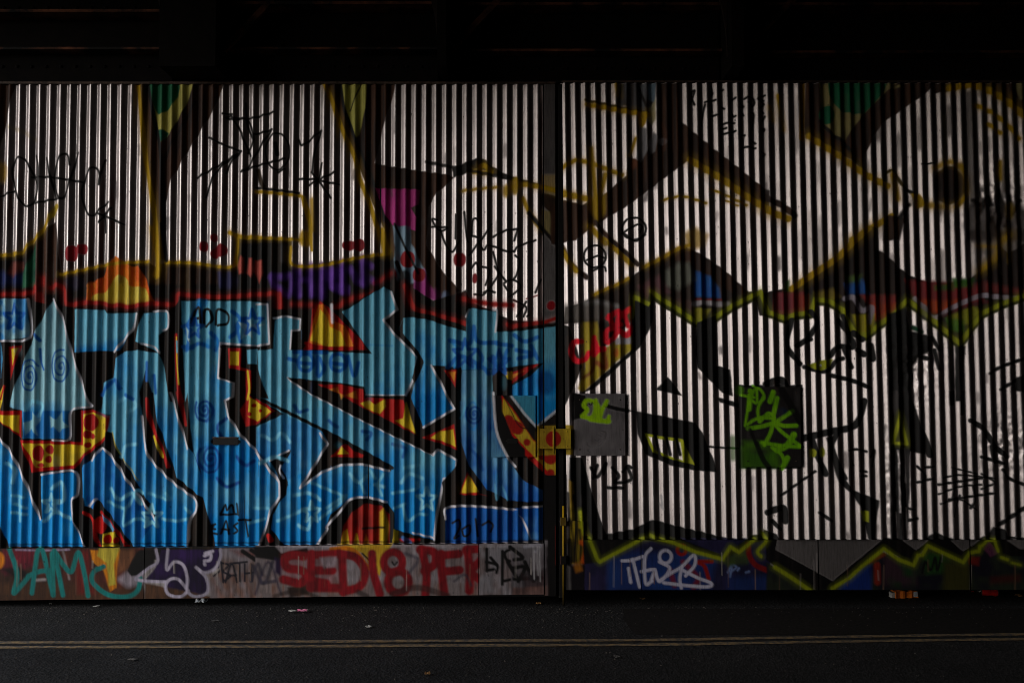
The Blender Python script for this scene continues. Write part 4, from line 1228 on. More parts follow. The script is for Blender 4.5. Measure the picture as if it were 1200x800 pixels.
def mat_brick():
    m, nt, b = new_mat('sooty_brick')
    L = nt.links.new
    tc = nd(nt, 'ShaderNodeTexCoord')
    sx = nd(nt, 'ShaderNodeSeparateXYZ')
    L(tc.outputs['Object'], sx.inputs[0])
    ax = nd(nt, 'ShaderNodeMath', operation='ADD')
    L(sx.outputs[0], ax.inputs[0])
    L(sx.outputs[1], ax.inputs[1])
    cx = nd(nt, 'ShaderNodeCombineXYZ')
    L(ax.outputs[0], cx.inputs[0])
    L(sx.outputs[2], cx.inputs[1])
    br = nd(nt, 'ShaderNodeTexBrick')
    br.inputs['Scale'].default_value = 1
    br.inputs['Brick Width'].default_value = .225
    br.inputs['Row Height'].default_value = .075
    br.inputs['Mortar Size'].default_value = .006
    br.inputs['Color1'].default_value = (.085, .048, .036, 1)
    br.inputs['Color2'].default_value = (.05, .036, .03, 1)
    br.inputs['Mortar'].default_value = (.06, .056, .05, 1)
    L(cx.outputs[0], br.inputs['Vector'])
    L(br.outputs['Color'], b.inputs['Base Color'])
    b.inputs['Roughness'].default_value = .9
    bp = nd(nt, 'ShaderNodeBump')
    bp.inputs['Strength'].default_value = .5
    bp.inputs['Distance'].default_value = .01
    bp.invert = True
    L(br.outputs['Fac'], bp.inputs['Height'])
    L(bp.outputs[0], b.inputs['Normal'])
    return m


def mat_yellowline():
    m, nt, b = new_mat('worn_yellow_line')
    L = nt.links.new
    tc = nd(nt, 'ShaderNodeTexCoord')
    n = nd(nt, 'ShaderNodeTexNoise')
    n.inputs['Scale'].default_value = 22
    n.inputs['Detail'].default_value = 8
    n.inputs['Roughness'].default_value = .75
    L(tc.outputs['Object'], n.inputs['Vector'])
    cr = nd(nt, 'ShaderNodeValToRGB')
    cr.color_ramp.elements[0].position, cr.color_ramp.elements[1].position = .42, .6
    cr.color_ramp.elements[0].color = (.055, .05, .045, 1)
    cr.color_ramp.elements[1].color = (.27, .175, .075, 1)
    L(n.outputs[0], cr.inputs[0])
    L(cr.outputs[0], b.inputs['Base Color'])
    b.inputs['Roughness'].default_value = .7
    return m


MP = mat_paint()
M_STEEL = mat_noise('dark_rusty_steel', (15, 12, 11), (44, 29, 23), 9, .7, .0, .5, .006)
M_SOOT = mat_noise('sooty_steel', (6, 5, 5), (20, 15, 13), 9, .85, .0, .4, .004, spec=.1)
M_RUST = mat_noise('rusty_flange', (12, 8, 7), (132, 78, 52), 4, .8, .0, .6, .006, lo=.44, hi=.7)
M_RIM = mat_noise('grimy_steel_edge', (38, 31, 28), (98, 80, 70), 30, .6, .3, .3, .003)
M_BLACK = mat_noise('black_painted_steel', (9, 8, 8), (20, 17, 16), 14, .55, .0, .3, .003)
M_ASPH = mat_asphalt()
M_BRICK = mat_brick()
M_YEL = mat_yellowline()
M_CONC = mat_noise('dirty_concrete', (70, 66, 62), (112, 106, 100), 6, .9, 0, .4, .01)


# ------------------------------------------------------------------ object helpers
def mesh_obj(name, V, Fs, mat, parent=None, smooth=False, colors=None):
    me = bpy.data.meshes.new(name)
    V = np.asarray(V, np.float32)
    if isinstance(Fs, np.ndarray):
        nf = len(Fs)
        me.vertices.add(len(V))
        me.vertices.foreach_set('co', V.ravel())
        me.loops.add(nf * 4)
        me.loops.foreach_set('vertex_index', Fs.astype(np.int32).ravel())
        me.polygons.add(nf)
        me.polygons.foreach_set('loop_start', np.arange(0, nf * 4, 4, dtype=np.int32))
        me.polygons.foreach_set('loop_total', np.full(nf, 4, np.int32))
    else:
        me.from_pydata([tuple(map(float, v)) for v in V], [], Fs)
    me.update(calc_edges=True)
    if colors is not None:
        a = me.color_attributes.new('paint', 'FLOAT_COLOR', 'POINT')
        a.data.foreach_set('color', np.asarray(colors, np.float32).ravel())
    if smooth:
        me.polygons.foreach_set('use_smooth', np.ones(len(me.polygons), bool))
    me.materials.append(mat)
    o = bpy.data.objects.new(name, me)
    COL.objects.link(o)
    if parent is not None:
        o.parent = parent
    return o


def thing(name, label, cat, group=None):
    o = bpy.data.objects.new(name, None)
    COL.objects.link(o)
    o.empty_display_size = .1
    o['label'] = label
    o['category'] = cat
    if group:
        o['group'] = group
    return o


def tag(o, label, cat, group=None):
    o['label'] = label
    o['category'] = cat
    if group:
        o['group'] = group
    return o


def struct(o):
    o['kind'] = 'structure'
    return o


class MB:
    def __init__(s):
        s.v, s.f = [], []

    def box(s, x0, x1, y0, y1, z0, z1, bev=0.0):
        b = len(s.v)
        if bev <= 0:
            s.v += [(x0, y0, z0), (x1, y0, z0), (x1, y1, z0), (x0, y1, z0), (x0, y0, z1), (x1, y0, z1), (x1, y1, z1), (x0, y1, z1)]
            s.f += [[b + i for i in q] for q in ((3, 2, 1, 0), (4, 5, 6, 7), (0, 1, 5, 4), (1, 2, 6, 5), (2, 3, 7, 6), (3, 0, 4, 7))]
            return s
        # chamfered vertical cross-section (front edges)
        e = bev
        prof = [(x0 + e, y0), (x1 - e, y0), (x1, y0 + e), (x1, y1), (x0, y1), (x0, y0 + e)]
        lo = [(x, y, z0) for x, y in prof]
        hi = [(x, y, z1) for x, y in prof]
        n = len(prof)
        s.v += lo + hi
        s.f += [[b + i for i in reversed(range(n))], [b + n + i for i in range(n)]]
        s.f += [[b + i, b + (i + 1) % n, b + n + (i + 1) % n, b + n + i] for i in range(n)]
        return s

    def tube(s, p, q, r, n=10):
        p, q = Vector(p), Vector(q)
        d = (q - p).normalized()
        a = d.orthogonal().normalized()
        c = d.cross(a)
        b = len(s.v)
        for e in (p, q):
            for k in range(n):
                t = 2 * math.pi * k / n
                s.v.append(tuple(e + (a * math.cos(t) + c * math.sin(t)) * r))
        s.f += [[b + k, b + (k + 1) % n, b + n + (k + 1) % n, b + n + k] for k in range(n)]
        s.f += [[b + k for k in reversed(range(n))], [b + n + k for k in range(n)]]
        return s

    def dome(s, c, r, n=8, ax=(0, -1, 0)):
        """a small rivet head standing on a face"""
        d = Vector(ax)
        a = d.orthogonal().normalized()
        q = d.cross(a)
        c = Vector(c)
        b = len(s.v)
        for rr_, h in ((1, 0), (.8, .45), (.35, .7)):
            for k in range(n):
                t = 2 * math.pi * k / n
                s.v.append(tuple(c + (a * math.cos(t) + q * math.sin(t)) * r * rr_ + d * r * h))
        for l in range(2):
            s.f += [[b + l * n + k, b + l * n + (k + 1) % n, b + (l + 1) * n + (k + 1) % n, b + (l + 1) * n + k] for k in range(n)]
        s.f.append([b + 2 * n + k for k in range(n)])
        return s

    def build(s, name, mat, parent=None, painted=False, smooth=False):
        col = None
        if painted:
            V = np.array(s.v, np.float32)
            col = sample(V[:, 0], V[:, 2])
        return mesh_obj(name, s.v, s.f, mat, parent, smooth, col)


def grid_sheet(name, X, Z, Y, thick, parent, mat=None, right_slope=None):
    """a pressed sheet: front surface X,Y,Z (rows x cols) with a returned back of the given thickness; carries the paint"""
    r, c = X.shape
    f = np.stack([X, Y, Z], -1).reshape(-1, 3)
    idx = np.arange(r * c).reshape(r, c)
    q = np.stack([idx[:-1, :-1], idx[1:, :-1], idx[1:, 1:], idx[:-1, 1:]], -1).reshape(-1, 4)
    loop = np.concatenate([idx[0, :], idx[1:, -1], idx[-1, -2::-1], idx[-2:0:-1, 0]])
    n = len(loop)
    back = np.concatenate([f[loop], f[loop] + np.array([0, thick, 0])])   # the edge has its own corners, so it stays crisp
    bi = np.arange(n) + r * c + n
    k = np.arange(n)
    k2 = (k + 1) % n
    side = np.stack([bi[k] - n, bi[k2] - n, bi[k2], bi[k]], -1)
    V = np.concatenate([f, back])
    colr = sample(V[:, 0], V[:, 2])
    if right_slope is not None:
        # brown is blended over the silver on the right-facing slope of each ridge
        w = np.concatenate([right_slope.ravel(), right_slope.ravel()[loop], right_slope.ravel()[loop]])[:, None] * colr[:, 3:]
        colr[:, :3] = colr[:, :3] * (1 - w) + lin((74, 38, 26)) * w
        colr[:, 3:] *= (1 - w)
    return mesh_obj(name, V, np.concatenate([q, side]), mat or MP, parent, True, colr)


# ------------------------------------------------------------------ the two gate leaves
PER = 12.02 * S              # pitch of the corrugation
DEP = .0245 / 2              # half its depth
PH = 17.6                    # photo pixel of a crest
DN = rng.rand(64, 64)


def rawnoise(x, z, sx, sz, seed):
    g = np.random.RandomState(seed).rand(80, 80)
    u, v = np.abs(x / sx + 30) % 78, np.abs(z / sz + 20) % 78
    ui, vi = u.astype(int), v.astype(int)
    fu, fv = u - ui, v - vi
    fu, fv = fu * fu * (3 - 2 * fu), fv * fv * (3 - 2 * fv)
    return (g[ui, vi] * (1 - fu) + g[ui + 1, vi] * fu) * (1 - fv) + (g[ui, vi + 1] * (1 - fu) + g[ui + 1, vi + 1] * fu) * fv - .5


def dents(X, Z):
    d = np.zeros_like(X)
    for u, v, su, sv, amp, k in ((1172, 250, 34, 46, .009, 21), (1180, 520, 30, 34, .008, 22), (1072, 425, 30, 46, .008, 23), (1050, 580, 14, 70, .008, 24)):
        x, z = wall_pt(u, v)
        w = np.exp(-((X - x) / (su * S)) ** 2 - ((Z - z) / (sv * S)) ** 2)
        d += w * amp * (rawnoise(X, Z, .035, .07, k) * 1.6 + rawnoise(X, Z, .02, .025, k + 40) * .8)
    return d


def leaf_sheets(parent, u0, u1, ztop_u, zbot_f, shear, n_per, seed, ybase=0.0):
    """corrugated sheets of one leaf, each its own lapped sheet"""
    r = random.Random(seed)
    xA, xB = (u0 - 600) * S, (u1 - 600) * S
    span = n_per * PER
    k = 0
    x = xA
    zt = ztop_u
    while x < xB - .01:
        xe = min(xB, x + span)
        if xB - xe < PER * 1.5:
            xe = xB
        lap = .030 if xe < xB else 0
        cols = np.linspace(x, xe + lap, max(8, int((xe + lap - x) / (S * .8))))
        rows = np.linspace(0, 1, 600)
        Xc = np.tile(cols, (600, 1))
        zb = zbot_f(Xc)
        Z = zt + (zb - zt) * rows[:, None]
        ph = (Xc - (PH - 600) * S) / PER * 2 * math.pi
        c = np.cos(ph)
        prof = .45 * c + .55 * np.arcsin(.96 * c) / math.asin(.96)
        off = .0016 if k % 2 else 0
        wav = rawnoise(Xc, Z, .35, .9, seed) * .005 + rawnoise(Xc, Z, .09, .5, seed + 9) * .0022
        jit = 1 + rawnoise(Xc, Z, PER, 3.0, seed + 5) * .16
        Y = ybase - DEP * prof * jit - off + wav + dents(Xc, Z)
        # each ridge wanders a little
        Xs = Xc + shear * (1.9 - Z) + rawnoise(Xc, Z, .2, .8, seed + 17) * .0035
        right_slope = np.clip((np.sin(ph) - .15 + rawnoise(Xc, Z, .012, .12, seed + 23) * .5) / .5, 0, 1) * np.clip(.62 + rawnoise(Xc, Z, .25, .5, seed + 29) * .9, 0, 1)
        grid_sheet('corrugated_sheet', Xs, Z, Y, .0012, parent, None, right_slope)
        x = xe
        k += 1


def flat_plate(name, u0, u1, v0, v1, y, parent, thick=.004, wav=.001, seed=3, shear=0.0, res=1.25):
    (xa, z1), (xb, z0) = wall_pt(u0, v0), wall_pt(u1, v1)
    nx, nz = max(3, int((xb - xa) / S / res)), max(3, int((z1 - z0) / S / res))
    X, Z = np.meshgrid(np.linspace(xa, xb, nx), np.linspace(z1, z0, nz))
    Y = y + rawnoise(X, Z, .3, .3, seed) * wav * 2
    X = X + shear * (1.9 - Z)
    return grid_sheet(name, X, Z, Y, thick, parent)


ZT = wall_pt(600, 98.5)[1]
zl = lambda X: wall_pt(600, 641.5)[1] + (X - (0 - 600) * S) / (640 * S) * (wall_pt(600, 635.5)[1] - wall_pt(600, 641.5)[1])
gate_a = thing('corrugated_gate', 'corrugated metal gate painted with big blue letters outlined in black and white', 'gate')
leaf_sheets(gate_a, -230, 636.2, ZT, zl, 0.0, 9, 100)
# kick plates of the first leaf (three along the foot)
for i, (a, b) in enumerate(((-230, 169.6), (170.4, 560.6), (561.4, 637))):
    (xa, _), (xb, _) = wall_pt(a, 670), wall_pt(b, 670)
    nx = int((xb - xa) / S / 1.2)
    cx = np.linspace(xa, xb, nx)
    zt_ = zl(cx) - .003
    zb_ = wall_pt(600, 702.5)[1] + (cx + 600 * S) / (640 * S) * (wall_pt(600, 695.5)[1] - wall_pt(600, 702.5)[1])
    rows = np.linspace(0, 1, 52)[:, None]
    X = np.tile(cx, (52, 1))
    Z = zt_ + (zb_ - zt_) * rows
    Y = -.0185 + i * .0016 + rawnoise(X, Z, .3, .2, 31) * .003 + 0 * X
    grid_sheet('kick_plate', X, Z, Y, .006, gate_a)
flat_plate('stile', 637.6, 651.5, 98, 697, -.0085, gate_a, .05, .0006, 41)
# top rail, a thin worn edge over the sheets
mb = MB()
xl, xr = (-230 - 600) * S, (651.5 - 600) * S
mb.box(xl, xr, -.018, .05, ZT - .004, ZT + .012)
mb.build('top_rail', M_RIM, gate_a)
mb = MB()
mb.box(xl, xr, .014, .05, wall_pt(600, 702)[1] + .02, ZT - .02)
mb.build('backing_frame', M_BLACK, gate_a)
lock = flat_plate('lock_plate', 576, 627.5, 463, 535, -.0225, gate_a, .012, .0004, 42)
(xa, za), (xb, zb) = wall_pt(594, 513.5), wall_pt(606, 519)
mb = MB()
mb.box(xa, xb, -.0275, -.0228, zb, za)
mb.build('keyhole', M_BLACK, lock)
for u in (593.5, 606.5):
    x, z = wall_pt(u, 516)
    MB().tube((x, -.0235, z), (x, -.0262, z), .003, 10).build('screw', M_RIM, lock)
(xa, za), (xb, zb) = wall_pt(250, 513), wall_pt(279.5, 521)
mb = MB()
mb.box(xa, xb, -.0135, .0, zb, za, .002)
slot = mb.build('letter_slot', M_BLACK, gate_a)
mb = MB()
mb.box(xa - .004, xb + .004, -.016, .0, za + .0006, za + .008, .002)
mb.build('slot_hood', M_RIM, slot)
# latch box across the meeting edge
(xa, za), (xb, zb) = wall_pt(632.5, 502), wall_pt(668.5, 525)
nx, nz = 34, 22
X, Z = np.meshgrid(np.linspace(xa, xb, nx), np.linspace(za, zb, nz))
Y = np.full_like(X, -.052)
Y += rawnoise(X, Z, .05, .05, 51) * .002
lb = grid_sheet('latch_box', X, Z, Y, .038, gate_a)
mb = MB()
x, z = wall_pt(648.5, 513)
mb.tube((x, -.054, wall_pt(648, 499)[1]), (x, -.054, wall_pt(648, 531)[1]), .0075, 12)
mb.build('latch_pin', MP, lb, painted=True, smooth=True)
for u in (636.5, 664):
    for v in (505, 522):
        x, z = wall_pt(u, v)
        MB().dome((x, -.0525, z), .005).build('rivet', MP, lb, painted=True)

gate_b = thing('corrugated_gate', 'corrugated metal gate painted with a silver piece and two flat cover plates', 'gate')
zr = lambda X: np.full_like(X, wall_pt(600, 631.5)[1])
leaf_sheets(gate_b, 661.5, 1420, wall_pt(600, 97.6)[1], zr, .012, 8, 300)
mb = MB()
xa, xb = (662 - 600) * S, (1420 - 600) * S
mb.box(xa - .02, xb, -.016, .05, wall_pt(600, 97)[1] - .002, wall_pt(600, 97)[1] + .012)
mb.build('top_rail', M_RIM, gate_b)
mb = MB()
mb.box(xa, xb, .016, .05, wall_pt(600, 690)[1] + .02, ZT - .02)
mb.build('backing_frame', M_BLACK, gate_b)
mb = MB()
mb.box((654.5 - 600) * S, (660.5 - 600) * S, .004, .045, wall_pt(600, 700)[1], ZT, .003)
mb.build('stile', M_BLACK, gate_b)
for i, (a, b) in enumerate(((684.5, 750.6), (751.4, 958), (958.8, 1136), (1136.8, 1420))):
    flat_plate('kick_plate', a, b, 632.2, 690.5, -.0155 + i * .0016, gate_b, .006, .0006, 60, 0, 1.2)
for (a, b, c, d, sd) in ((672.2, 732.4, 461.2, 533.2, 71), (868.6, 938.2, 453.2, 546.8, 72)):
    pl = flat_plate('cover_plate', a, b, c, d, -.0185, gate_b, .006, .0012, sd)
    for u in (a + 7, b - 6):
        for v in (c + 7, d - 7):
            x, z = wall_pt(u, v)
            MB().dome((x, -.0186, z), .0055).build('rivet', M_RIM, pl)
# drop bolt at the foot of the second leaf
mb = MB()
x = wall_pt(660, 600)[0]
mb.tube((x, -.03, wall_pt(660, 592)[1]), (x, -.03, .012), .008, 10)
db = mb.build('drop_bolt', MP, gate_b, painted=True, smooth=True)
for v in (610, 655):
    zc = wall_pt(660, v)[1]
    MB().box(x - .022, x + .022, -.041, -.012, zc - .03, zc + .03, .004).build('bolt_keeper', MP, db, painted=True)
mb = MB()
mb.box(x - .03, x - .018, -.036, -.01, wall_pt(660, 610)[1] - .005, wall_pt(660, 610)[1] + .005)
mb.build('bolt_handle', M_RIM, db)
mb = MB()
(xa, za), (xb, zb) = wall_pt(662, 613), wall_pt(684, 690)
flat_plate('foot_stile', 663, 684, 610, 690.5, -.0135, gate_b, .02, .003, 81)

# ------------------------------------------------------------------ road, markings
GX = 900.0
mb = MB()
mb.v = [(-GX, -GX, 0), (GX, -GX, 0), (GX, GX, 0), (-GX, GX, 0)]
mb.f = [[0, 1, 2, 3]]
struct(mb.build('road', M_ASPH))


M_PATCH = mat_noise('newer_tarmac', (22, 20, 19), (40, 37, 36), 40, .92, 0, .5, .004, spec=.1)
pr = random.Random(12)
px_ = [(727, 712.5), (731, 718), (729, 724), (736, 731), (741, 738), (746, 743)]
mb = MB()
far = [ground_pt(u + pr.uniform(-1.5, 1.5), v, 0.003) for u, v in px_]
for x, y in far:
    mb.v += [(x, y, .003), (12.0, y + .02, .003)]
mb.f = [[2 * i, 2 * i + 2, 2 * i + 3, 2 * i + 1] for i in range(len(far) - 1)]
struct(mb.build('tarmac_patch', M_PATCH))


def ribbon(uv_a, w0, z):
    """a line painted on the road through photo points, w0 metres wide"""
    P = [ground_pt(u, v) for u, v in uv_a]
    P = [(P[0][0] - 6, P[0][1] - .06), (P[0][0] - 3, P[0][1] - .03)] + spline(P, 10) + [(P[-1][0] + q, P[-1][1] + q * .05) for q in (1.5, 4, 8, 12)]
    mb = MB()
    n = len(P)
    rj = random.Random(4)
    for i, (x, y) in enumerate(P):
        a, b = P[max(0, i - 1)], P[min(n - 1, i + 1)]
        dx, dy = b[0] - a[0], b[1] - a[1]
        l = math.hypot(dx, dy)
        nx, ny = -dy / l, dx / l
        w = w0 / 2 + rj.uniform(-.004, .004)
        mb.v += [(x - nx * w, y - ny * w, z), (x + nx * w, y + ny * w, z)]
    mb.f = [[2 * i, 2 * i + 2, 2 * i + 3, 2 * i + 1] for i in range(n - 1)]
    return mb


for off in (0.0, 5.6):
    pts = [(0, 753.0), (300, 752.0), (600, 750.5), (760, 750), (900, 747.6), (1050, 745.2), (1200, 743.2)]
    struct(ribbon([(u, v + off) for u, v in pts], .058, .004).build('road_marking', M_YEL))

# ------------------------------------------------------------------ bridge over the road
XL, XR = -6.3, 24.0          # open end of the bridge, far end
YB = -8.6                    # abutment behind the camera
ZD = 5.3
mb = MB()
mb.box(XL, XR, YB - 1, 3.0, ZD, ZD + .9)
deck = tag(mb.build('bridge_deck', M_STEEL), 'dark underside of the railway bridge deck over the road', 'bridge')
mb = MB()
mb.box(XL, XR, YB - 1, YB, -.2, ZD - .003)
tag(mb.build('abutment_wall', M_BRICK), 'sooty brick abutment wall across the road from the gates', 'wall')
mb = MB()
mb.box(XR, XR + .6, YB - 1, 3.0, -.2, ZD + .9)
tag(mb.build('end_wall', M_BRICK), 'dark brick wall closing the far end under the bridge', 'wall')
mb = MB()
mb.box(XL - .03, XL + .03, YB + .01, -.11, 4.8, ZD - .004)  # unseen girder, added to cut the light reaching the ceiling and upper gates
mb.box(XL - .2, XL + .2, YB + .01, -.11, 4.77, 4.798)
tag(mb.build('light_cut_girder', M_STEEL), 'unseen plate girder added along the open bridge edge to cut light', 'girder')
# brick piers beside the gates and the lintel wall over them
xg0 = (-232 - 600) * S
mb = MB()
mb.box(XL + .4, xg0 - .01, -.1, 1.2, -.2, ZD - .003)
tag(mb.build('brick_pier', M_BRICK), 'sooty brick pier at the open end beside the blue lettered gate', 'pier')
xg1 = (1422 - 600) * S
mb = MB()
mb.box(xg1 + .01, XR - .01, -.1, 1.2, -.2, ZD - .003)
tag(mb.build('brick_pier', M_BRICK), 'long dark brick pier beyond the silver painted gate', 'pier')
# boarding behind the gates closes the arch
mb = MB()
mb.box(xg0 - .005, xg1 + .005, .9, 1.0, -.2, ZD - .005)
tag(mb.build('arch_back_wall', M_BLACK), 'black wall in the arch behind the gates', 'wall')

# steel girders over the gates, one per bay between riveted brackets
ZG = ZT + .016
bays = [(-660, 196, 62, 22), (268, 512, 62, 13), (528, 846, 64, 14), (866, 1420, 66, 14)]
bay_names = ['long riveted steel girder over the open end bay of the blue gate', 'riveted steel girder over the middle of the blue lettered gate',
             'riveted steel girder over the joint between the two gates', 'riveted steel girder over the silver painted gate']
for (a, b, v1, v2), lab in zip(bays, bay_names):
    g = thing('steel_girder', lab, 'girder', 'steel girders over the gates')
    xa, xb = max(xg0 + .01, (a - 600) * S), min(xg1 - .01, (b - 600) * S)
    zlo, zhi = wall_pt(600, v1)[1], wall_pt(600, v2)[1]
    mb = MB()
    mb.box(xa, xb, .02, .05, ZG + .004, ZD - .006)
    k = xa + .1
    while k < xb - .05:
        mb.dome((k, .0198, zlo - .10), .014)
        mb.dome((k, .0198, zhi + .09), .014)
        k += .11
    mb.build('web', M_SOOT, g)
    mb = MB()
    mb.box(xa, xb, -.10, .0195, zlo - .008, zlo + .010)
    mb.build('bottom_flange', M_RUST, g)
    mb = MB()
    mb.box(xa, xb, -.16, .0195, zhi - .009, zhi + .012)
    mb.build('top_flange', M_RUST, g)
for (a, b), lab in zip(((200, 264), (515, 525), (849, 863)), ('wide black riveted bracket over the blue gate', 'narrow curved steel bracket over the joint of the gates', 'steel bracket with curved gusset over the silver gate')):
    g = thing('girder_bracket', lab, 'bracket', 'riveted brackets between the girders')
    xa, xb = (a - 600) * S, (b - 600) * S
    mb = MB()
    mb.box(xa, xb, -.34, .05, ZG + .01, ZD - .006)
    mb.build('plate', M_SOOT, g)
    # curved gusset spreading to one side at the top
    mb = MB()
    n = 12
    xo = xa - .004
    for t in (-.22, -.19):
        for i in range(n + 1):
            q = i / n * math.pi / 2
            mb.v.append((xo - .34 * (1 - math.cos(q)), t, ZG + .12 + .8 * math.sin(q)))
        mb.v.append((xo, t, ZG + .92))
    m_ = n + 2
    mb.f = [list(range(m_)), list(range(2 * m_ - 1, m_ - 1, -1))] + [[i, i + m_, (i + 1) % m_ + m_, (i + 1) % m_] for i in range(m_)]
    mb.build('gusset', M_STEEL, g)
    mb = MB()
    (xa2, za2), (xb2, zb2) = wall_pt(b + 4, 66), wall_pt(b + 62, 6)
    nrm = Vector((zb2 - za2, 0, xa2 - xb2)).normalized() * .022
    for yy in (-.15, -.11):
        for px0, pz0 in ((xa2, za2), (xb2, zb2)):
            mb.v += [(px0 - nrm.x, yy, pz0 - nrm.z), (px0 + nrm.x, yy, pz0 + nrm.z)]
    mb.f = [[0, 1, 3, 2], [4, 6, 7, 5], [0, 2, 6, 4], [1, 5, 7, 3], [0, 4, 5, 1], [2, 3, 7, 6]]
    mb.build('diagonal_brace', M_RUST, g)
# cross girders of the deck, outside the gates' plane
for k in range(6):
    x = -6.0 + k * 4.6
    g = mb = MB()
    mb.box(x - .012, x + .012, YB + .01, .0, ZD - .55, ZD - .004)
    mb.box(x - .15, x + .15, YB + .01, .0, ZD - .57, ZD - .552)
    tag(mb.build('cross_girder', M_STEEL), 'deep riveted cross girder under the bridge deck', 'girder', 'cross girders under the deck')

# ------------------------------------------------------------------ litter along the foot of the gates
M_PAPER = mat_noise('crumpled_paper', (150, 160, 172), (214, 216, 220), 30, .8, 0, .3, .004)
M_PAPER2 = mat_noise('white_paper', (140, 138, 134), (190, 188, 184), 30, .8, 0, .3, .004)
M_GREY = mat_noise('grimy_paper', (58, 56, 54), (104, 100, 98), 30, .9, 0, .3, .004)
M_PINK = mat_noise('pink_wrapper', (196, 90, 130), (230, 160, 190), 20, .4, 0, .3, .004)
M_ORANGE = mat_noise('orange_card', (190, 92, 20), (214, 116, 30), 20, .5, 0, .2, .003)
M_RED = mat_noise('red_tin', (150, 18, 18), (186, 30, 26), 20, .35, .3, .2, .002)
M_LEAF = mat_noise('dry_leaf', (110, 78, 44), (150, 112, 66), 30, .8, 0, .3, .003)


def crumple(name, u, v, w, h, d, mat, label, cat, seed, group=None, res=9):
    """a crumpled sheet or scrap resting on the road"""
    x, y = ground_pt(u, v)
    r = np.random.RandomState(seed)
    V, Fs = [], []
    hgt = np.zeros((res, res))
    for q in range(3):
        a, b, c = r.uniform(-4, 4), r.uniform(-4, 4), r.uniform(0, 6)
        for i in range(res):
            for j in range(res):
                hgt[i, j] += abs(math.sin(a * i / res * 2 + b * j / res * 2 + c))
    hgt = hgt / hgt.max()
    for i in range(res):
        for j in range(res):
            s, t = i / (res - 1) - .5, j / (res - 1) - .5
            k = 1 + r.uniform(-.12, .12)
            V.append((s * w * k, t * d * k, .006 + hgt[i, j] * h))
    n = res * res
    V += [(a, b, max(.001, c - .0015)) for a, b, c in V]
    for i in range(res - 1):
        for j in range(res - 1):
            a = i * res + j
            Fs.append([a, a + res, a + res + 1, a + 1])
            Fs.append([n + a, n + a + 1, n + a + res + 1, n + a + res])
    edge = [i * res for i in range(res)] + [(res - 1) * res + j for j in range(1, res)] + [i * res + res - 1 for i in range(res - 2, -1, -1)] + [j for j in range(res - 2, 0, -1)]
    for i in range(len(edge)):
        a, b = edge[i], edge[(i + 1) % len(edge)]
        Fs.append([a, b, n + b, n + a])
    o = mesh_obj(name, V, Fs, mat)
    o.location = (x, y, .001)
    o.rotation_euler = (0, 0, r.uniform(-.5, .5))
    tag(o, label, cat, group)
    return o


crumple('crumpled_paper', 236, 709, .075, .05, .06, M_PAPER, 'pale blue crumpled paper at the foot of the purple graffiti', 'litter', 1)
crumple('paper_scrap', 343, 718, .05, .018, .04, M_PAPER2, 'white torn paper scrap beside a pink wrapper on the road', 'litter', 2)
crumple('sweet_wrapper', 354, 718, .065, .02, .04, M_PINK, 'pink and white sweet wrapper on the road', 'litter', 3)
crumple('paper_scrap', 359.5, 716.8, .03, .014, .03, M_PAPER2, 'tiny white scrap touching the pink wrapper', 'litter', 4)
crumple('paper_scrap', 432, 735.2, .04, .006, .05, M_PAPER2, 'small flat white scrap between the red lettering and the yellow lines', 'litter', 5)
crumple('paper_scrap', 113, 711.5, .028, .008, .04, M_PAPER2, 'small white scrap in front of the teal lettering', 'litter', 6)
crumple('paper_scrap', 59, 708.2, .018, .006, .03, M_PAPER2, 'tiny white speck below the first teal letters', 'litter', 16)
crumple('paper_scrap', 723, 770.2, .03, .004, .04, M_GREY, 'small pale scrap on the road nearer than the yellow lines', 'litter', 7)
crumple('paper_scrap', 155, 773.5, .05, .004, .03, M_GREY, 'thin grey scrap nearest to the viewer on the lit road', 'litter', 8)
crumple('dry_leaf', 631, 708, .035, .01, .04, M_LEAF, 'curled brown leaf by the joint between the gates', 'leaf', 9)
crumple('dry_leaf', 753, 703, .04, .014, .04, M_LEAF, 'curled brown leaf below the white letters on the blue plate', 'leaf', 10)
crumple('dry_leaf', 501, 790.5, .03, .008, .04, M_LEAF, 'small tan leaf at the near edge of the road', 'leaf', 11)
crumple('paper_scrap', 252, 728, .04, .004, .03, M_GREY, 'grey scrap of paper a step in front of the purple graffiti', 'litter', 12)


# orange carton lying at the foot of the second leaf, with a white label
def carton(u, v):
    x, y = ground_pt(u, v)
    t = thing('drink_carton', 'orange crushed drink carton with a pale label by the silver gate', 'carton')
    mb = MB()
    n = 10
    for i in range(n + 1):
        q = i / n
        w = .042 * (1 - .25 * math.sin(q * 9) ** 2)
        h = .060 * (1 - .18 * math.sin(q * 7 + 1) ** 2)
        xx = -.09 + .18 * q
        mb.v += [(xx, -w, .002), (xx, w, .002), (xx, w, h), (xx, -w, h)]
    for i in range(n):
        a = 4 * i
        mb.f += [[a + k, a + (k + 1) % 4, a + 4 + (k + 1) % 4, a + 4 + k] for k in range(4)]
    mb.f += [[3, 2, 1, 0], [4 * n, 4 * n + 1, 4 * n + 2, 4 * n + 3]]
    mb.build('body', M_ORANGE, t)
    mb = MB()
    mb.box(.050, .082, -.0455, -.0432, .012, .05)
    mb.build('paper_label', M_PAPER, t)
    mb = MB()
    mb.box(-.116, -.0905, -.03, .02, .004, .045)
    mb.build('torn_flap', M_PAPER2, t)
    t.location = (x, y, 0)
    t.rotation_euler = (0, 0, .12)


carton(1060, 699.5)


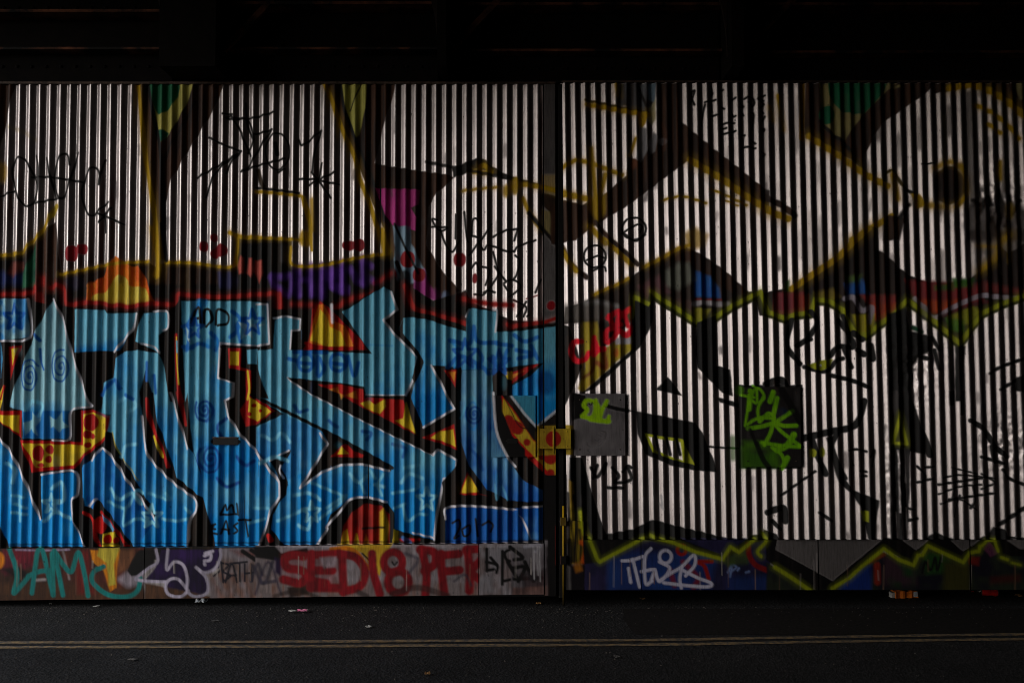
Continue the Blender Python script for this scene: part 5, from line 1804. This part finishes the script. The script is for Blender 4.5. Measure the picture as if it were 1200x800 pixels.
def tin(u, v):
    x, y = ground_pt(u, v)
    t = thing('drink_can', 'red crushed drink can lying at the foot of the silver gate', 'can')
    mb = MB()
    n, m = 16, 7
    for i in range(m):
        q = i / (m - 1)
        r_ = .032 * (1 - .16 * math.sin(q * math.pi) * (1 + .4 * math.sin(q * 13)))
        if i in (0, m - 1):
            r_ = .026
        for k in range(n):
            a = 2 * math.pi * k / n
            mb.v.append((-.055 + .11 * q, r_ * math.cos(a), .033 + r_ * math.sin(a)))
    for i in range(m - 1):
        mb.f += [[i * n + k, i * n + (k + 1) % n, (i + 1) * n + (k + 1) % n, (i + 1) * n + k] for k in range(n)]
    mb.build('body', M_RED, t, smooth=True)
    mb = MB()
    mb.tube((-.057, 0, .033), (-.0555, 0, .033), .0255, 16)
    mb.build('can_end', M_RIM, t)
    MB().tube((.0555, 0, .033), (.057, 0, .033), .0255, 16).build('can_end', M_RIM, t)
    t.location = (x, y, 0)
    t.rotation_euler = (0, 0, -.3)


tin(1160, 698.5)
crumple('paper_scrap', 1150, 694.5, .045, .012, .04, M_PAPER2, 'white scrap of paper next to the red can', 'litter', 13)
crumple('dry_leaf', 1194, 700, .045, .02, .05, M_LEAF, 'tan curled leaf past the red can', 'leaf', 14)
crumple('plastic_scrap', 1140, 694.5, .02, .01, .02, M_RED, 'tiny red scrap before the red can', 'litter', 15)

# loose grit swept along the foot of the gates
gr = random.Random(9)
mb = MB()
for k in range(1300):
    x = gr.uniform(-5.2, 5.4)
    y = -.03 - abs(gr.gauss(0, .28)) if gr.random() < .7 else gr.uniform(-1.9, -.1)
    s = gr.uniform(.002, .0065)
    b = len(mb.v)
    for dx, dy, dz in ((-1, -.6, 0), (1, -.8, 0), (.8, 1, 0), (-.9, .8, 0)):
        mb.v.append((x + dx * s * gr.uniform(.7, 1.2), y + dy * s * gr.uniform(.7, 1.2), .0005))
    mb.v.append((x + gr.uniform(-.3, .3) * s, y, s * gr.uniform(.7, 1.3)))
    mb.f += [[b, b + 1, b + 4], [b + 1, b + 2, b + 4], [b + 2, b + 3, b + 4], [b + 3, b, b + 4]]
gt = mb.build('grit', mat_noise('grit_stone', (30, 27, 26), (92, 86, 80), 90, .9, 0, 0, .01))
gt['kind'] = 'stuff'
gt['label'] = 'loose grit and grime along the foot of the gates'
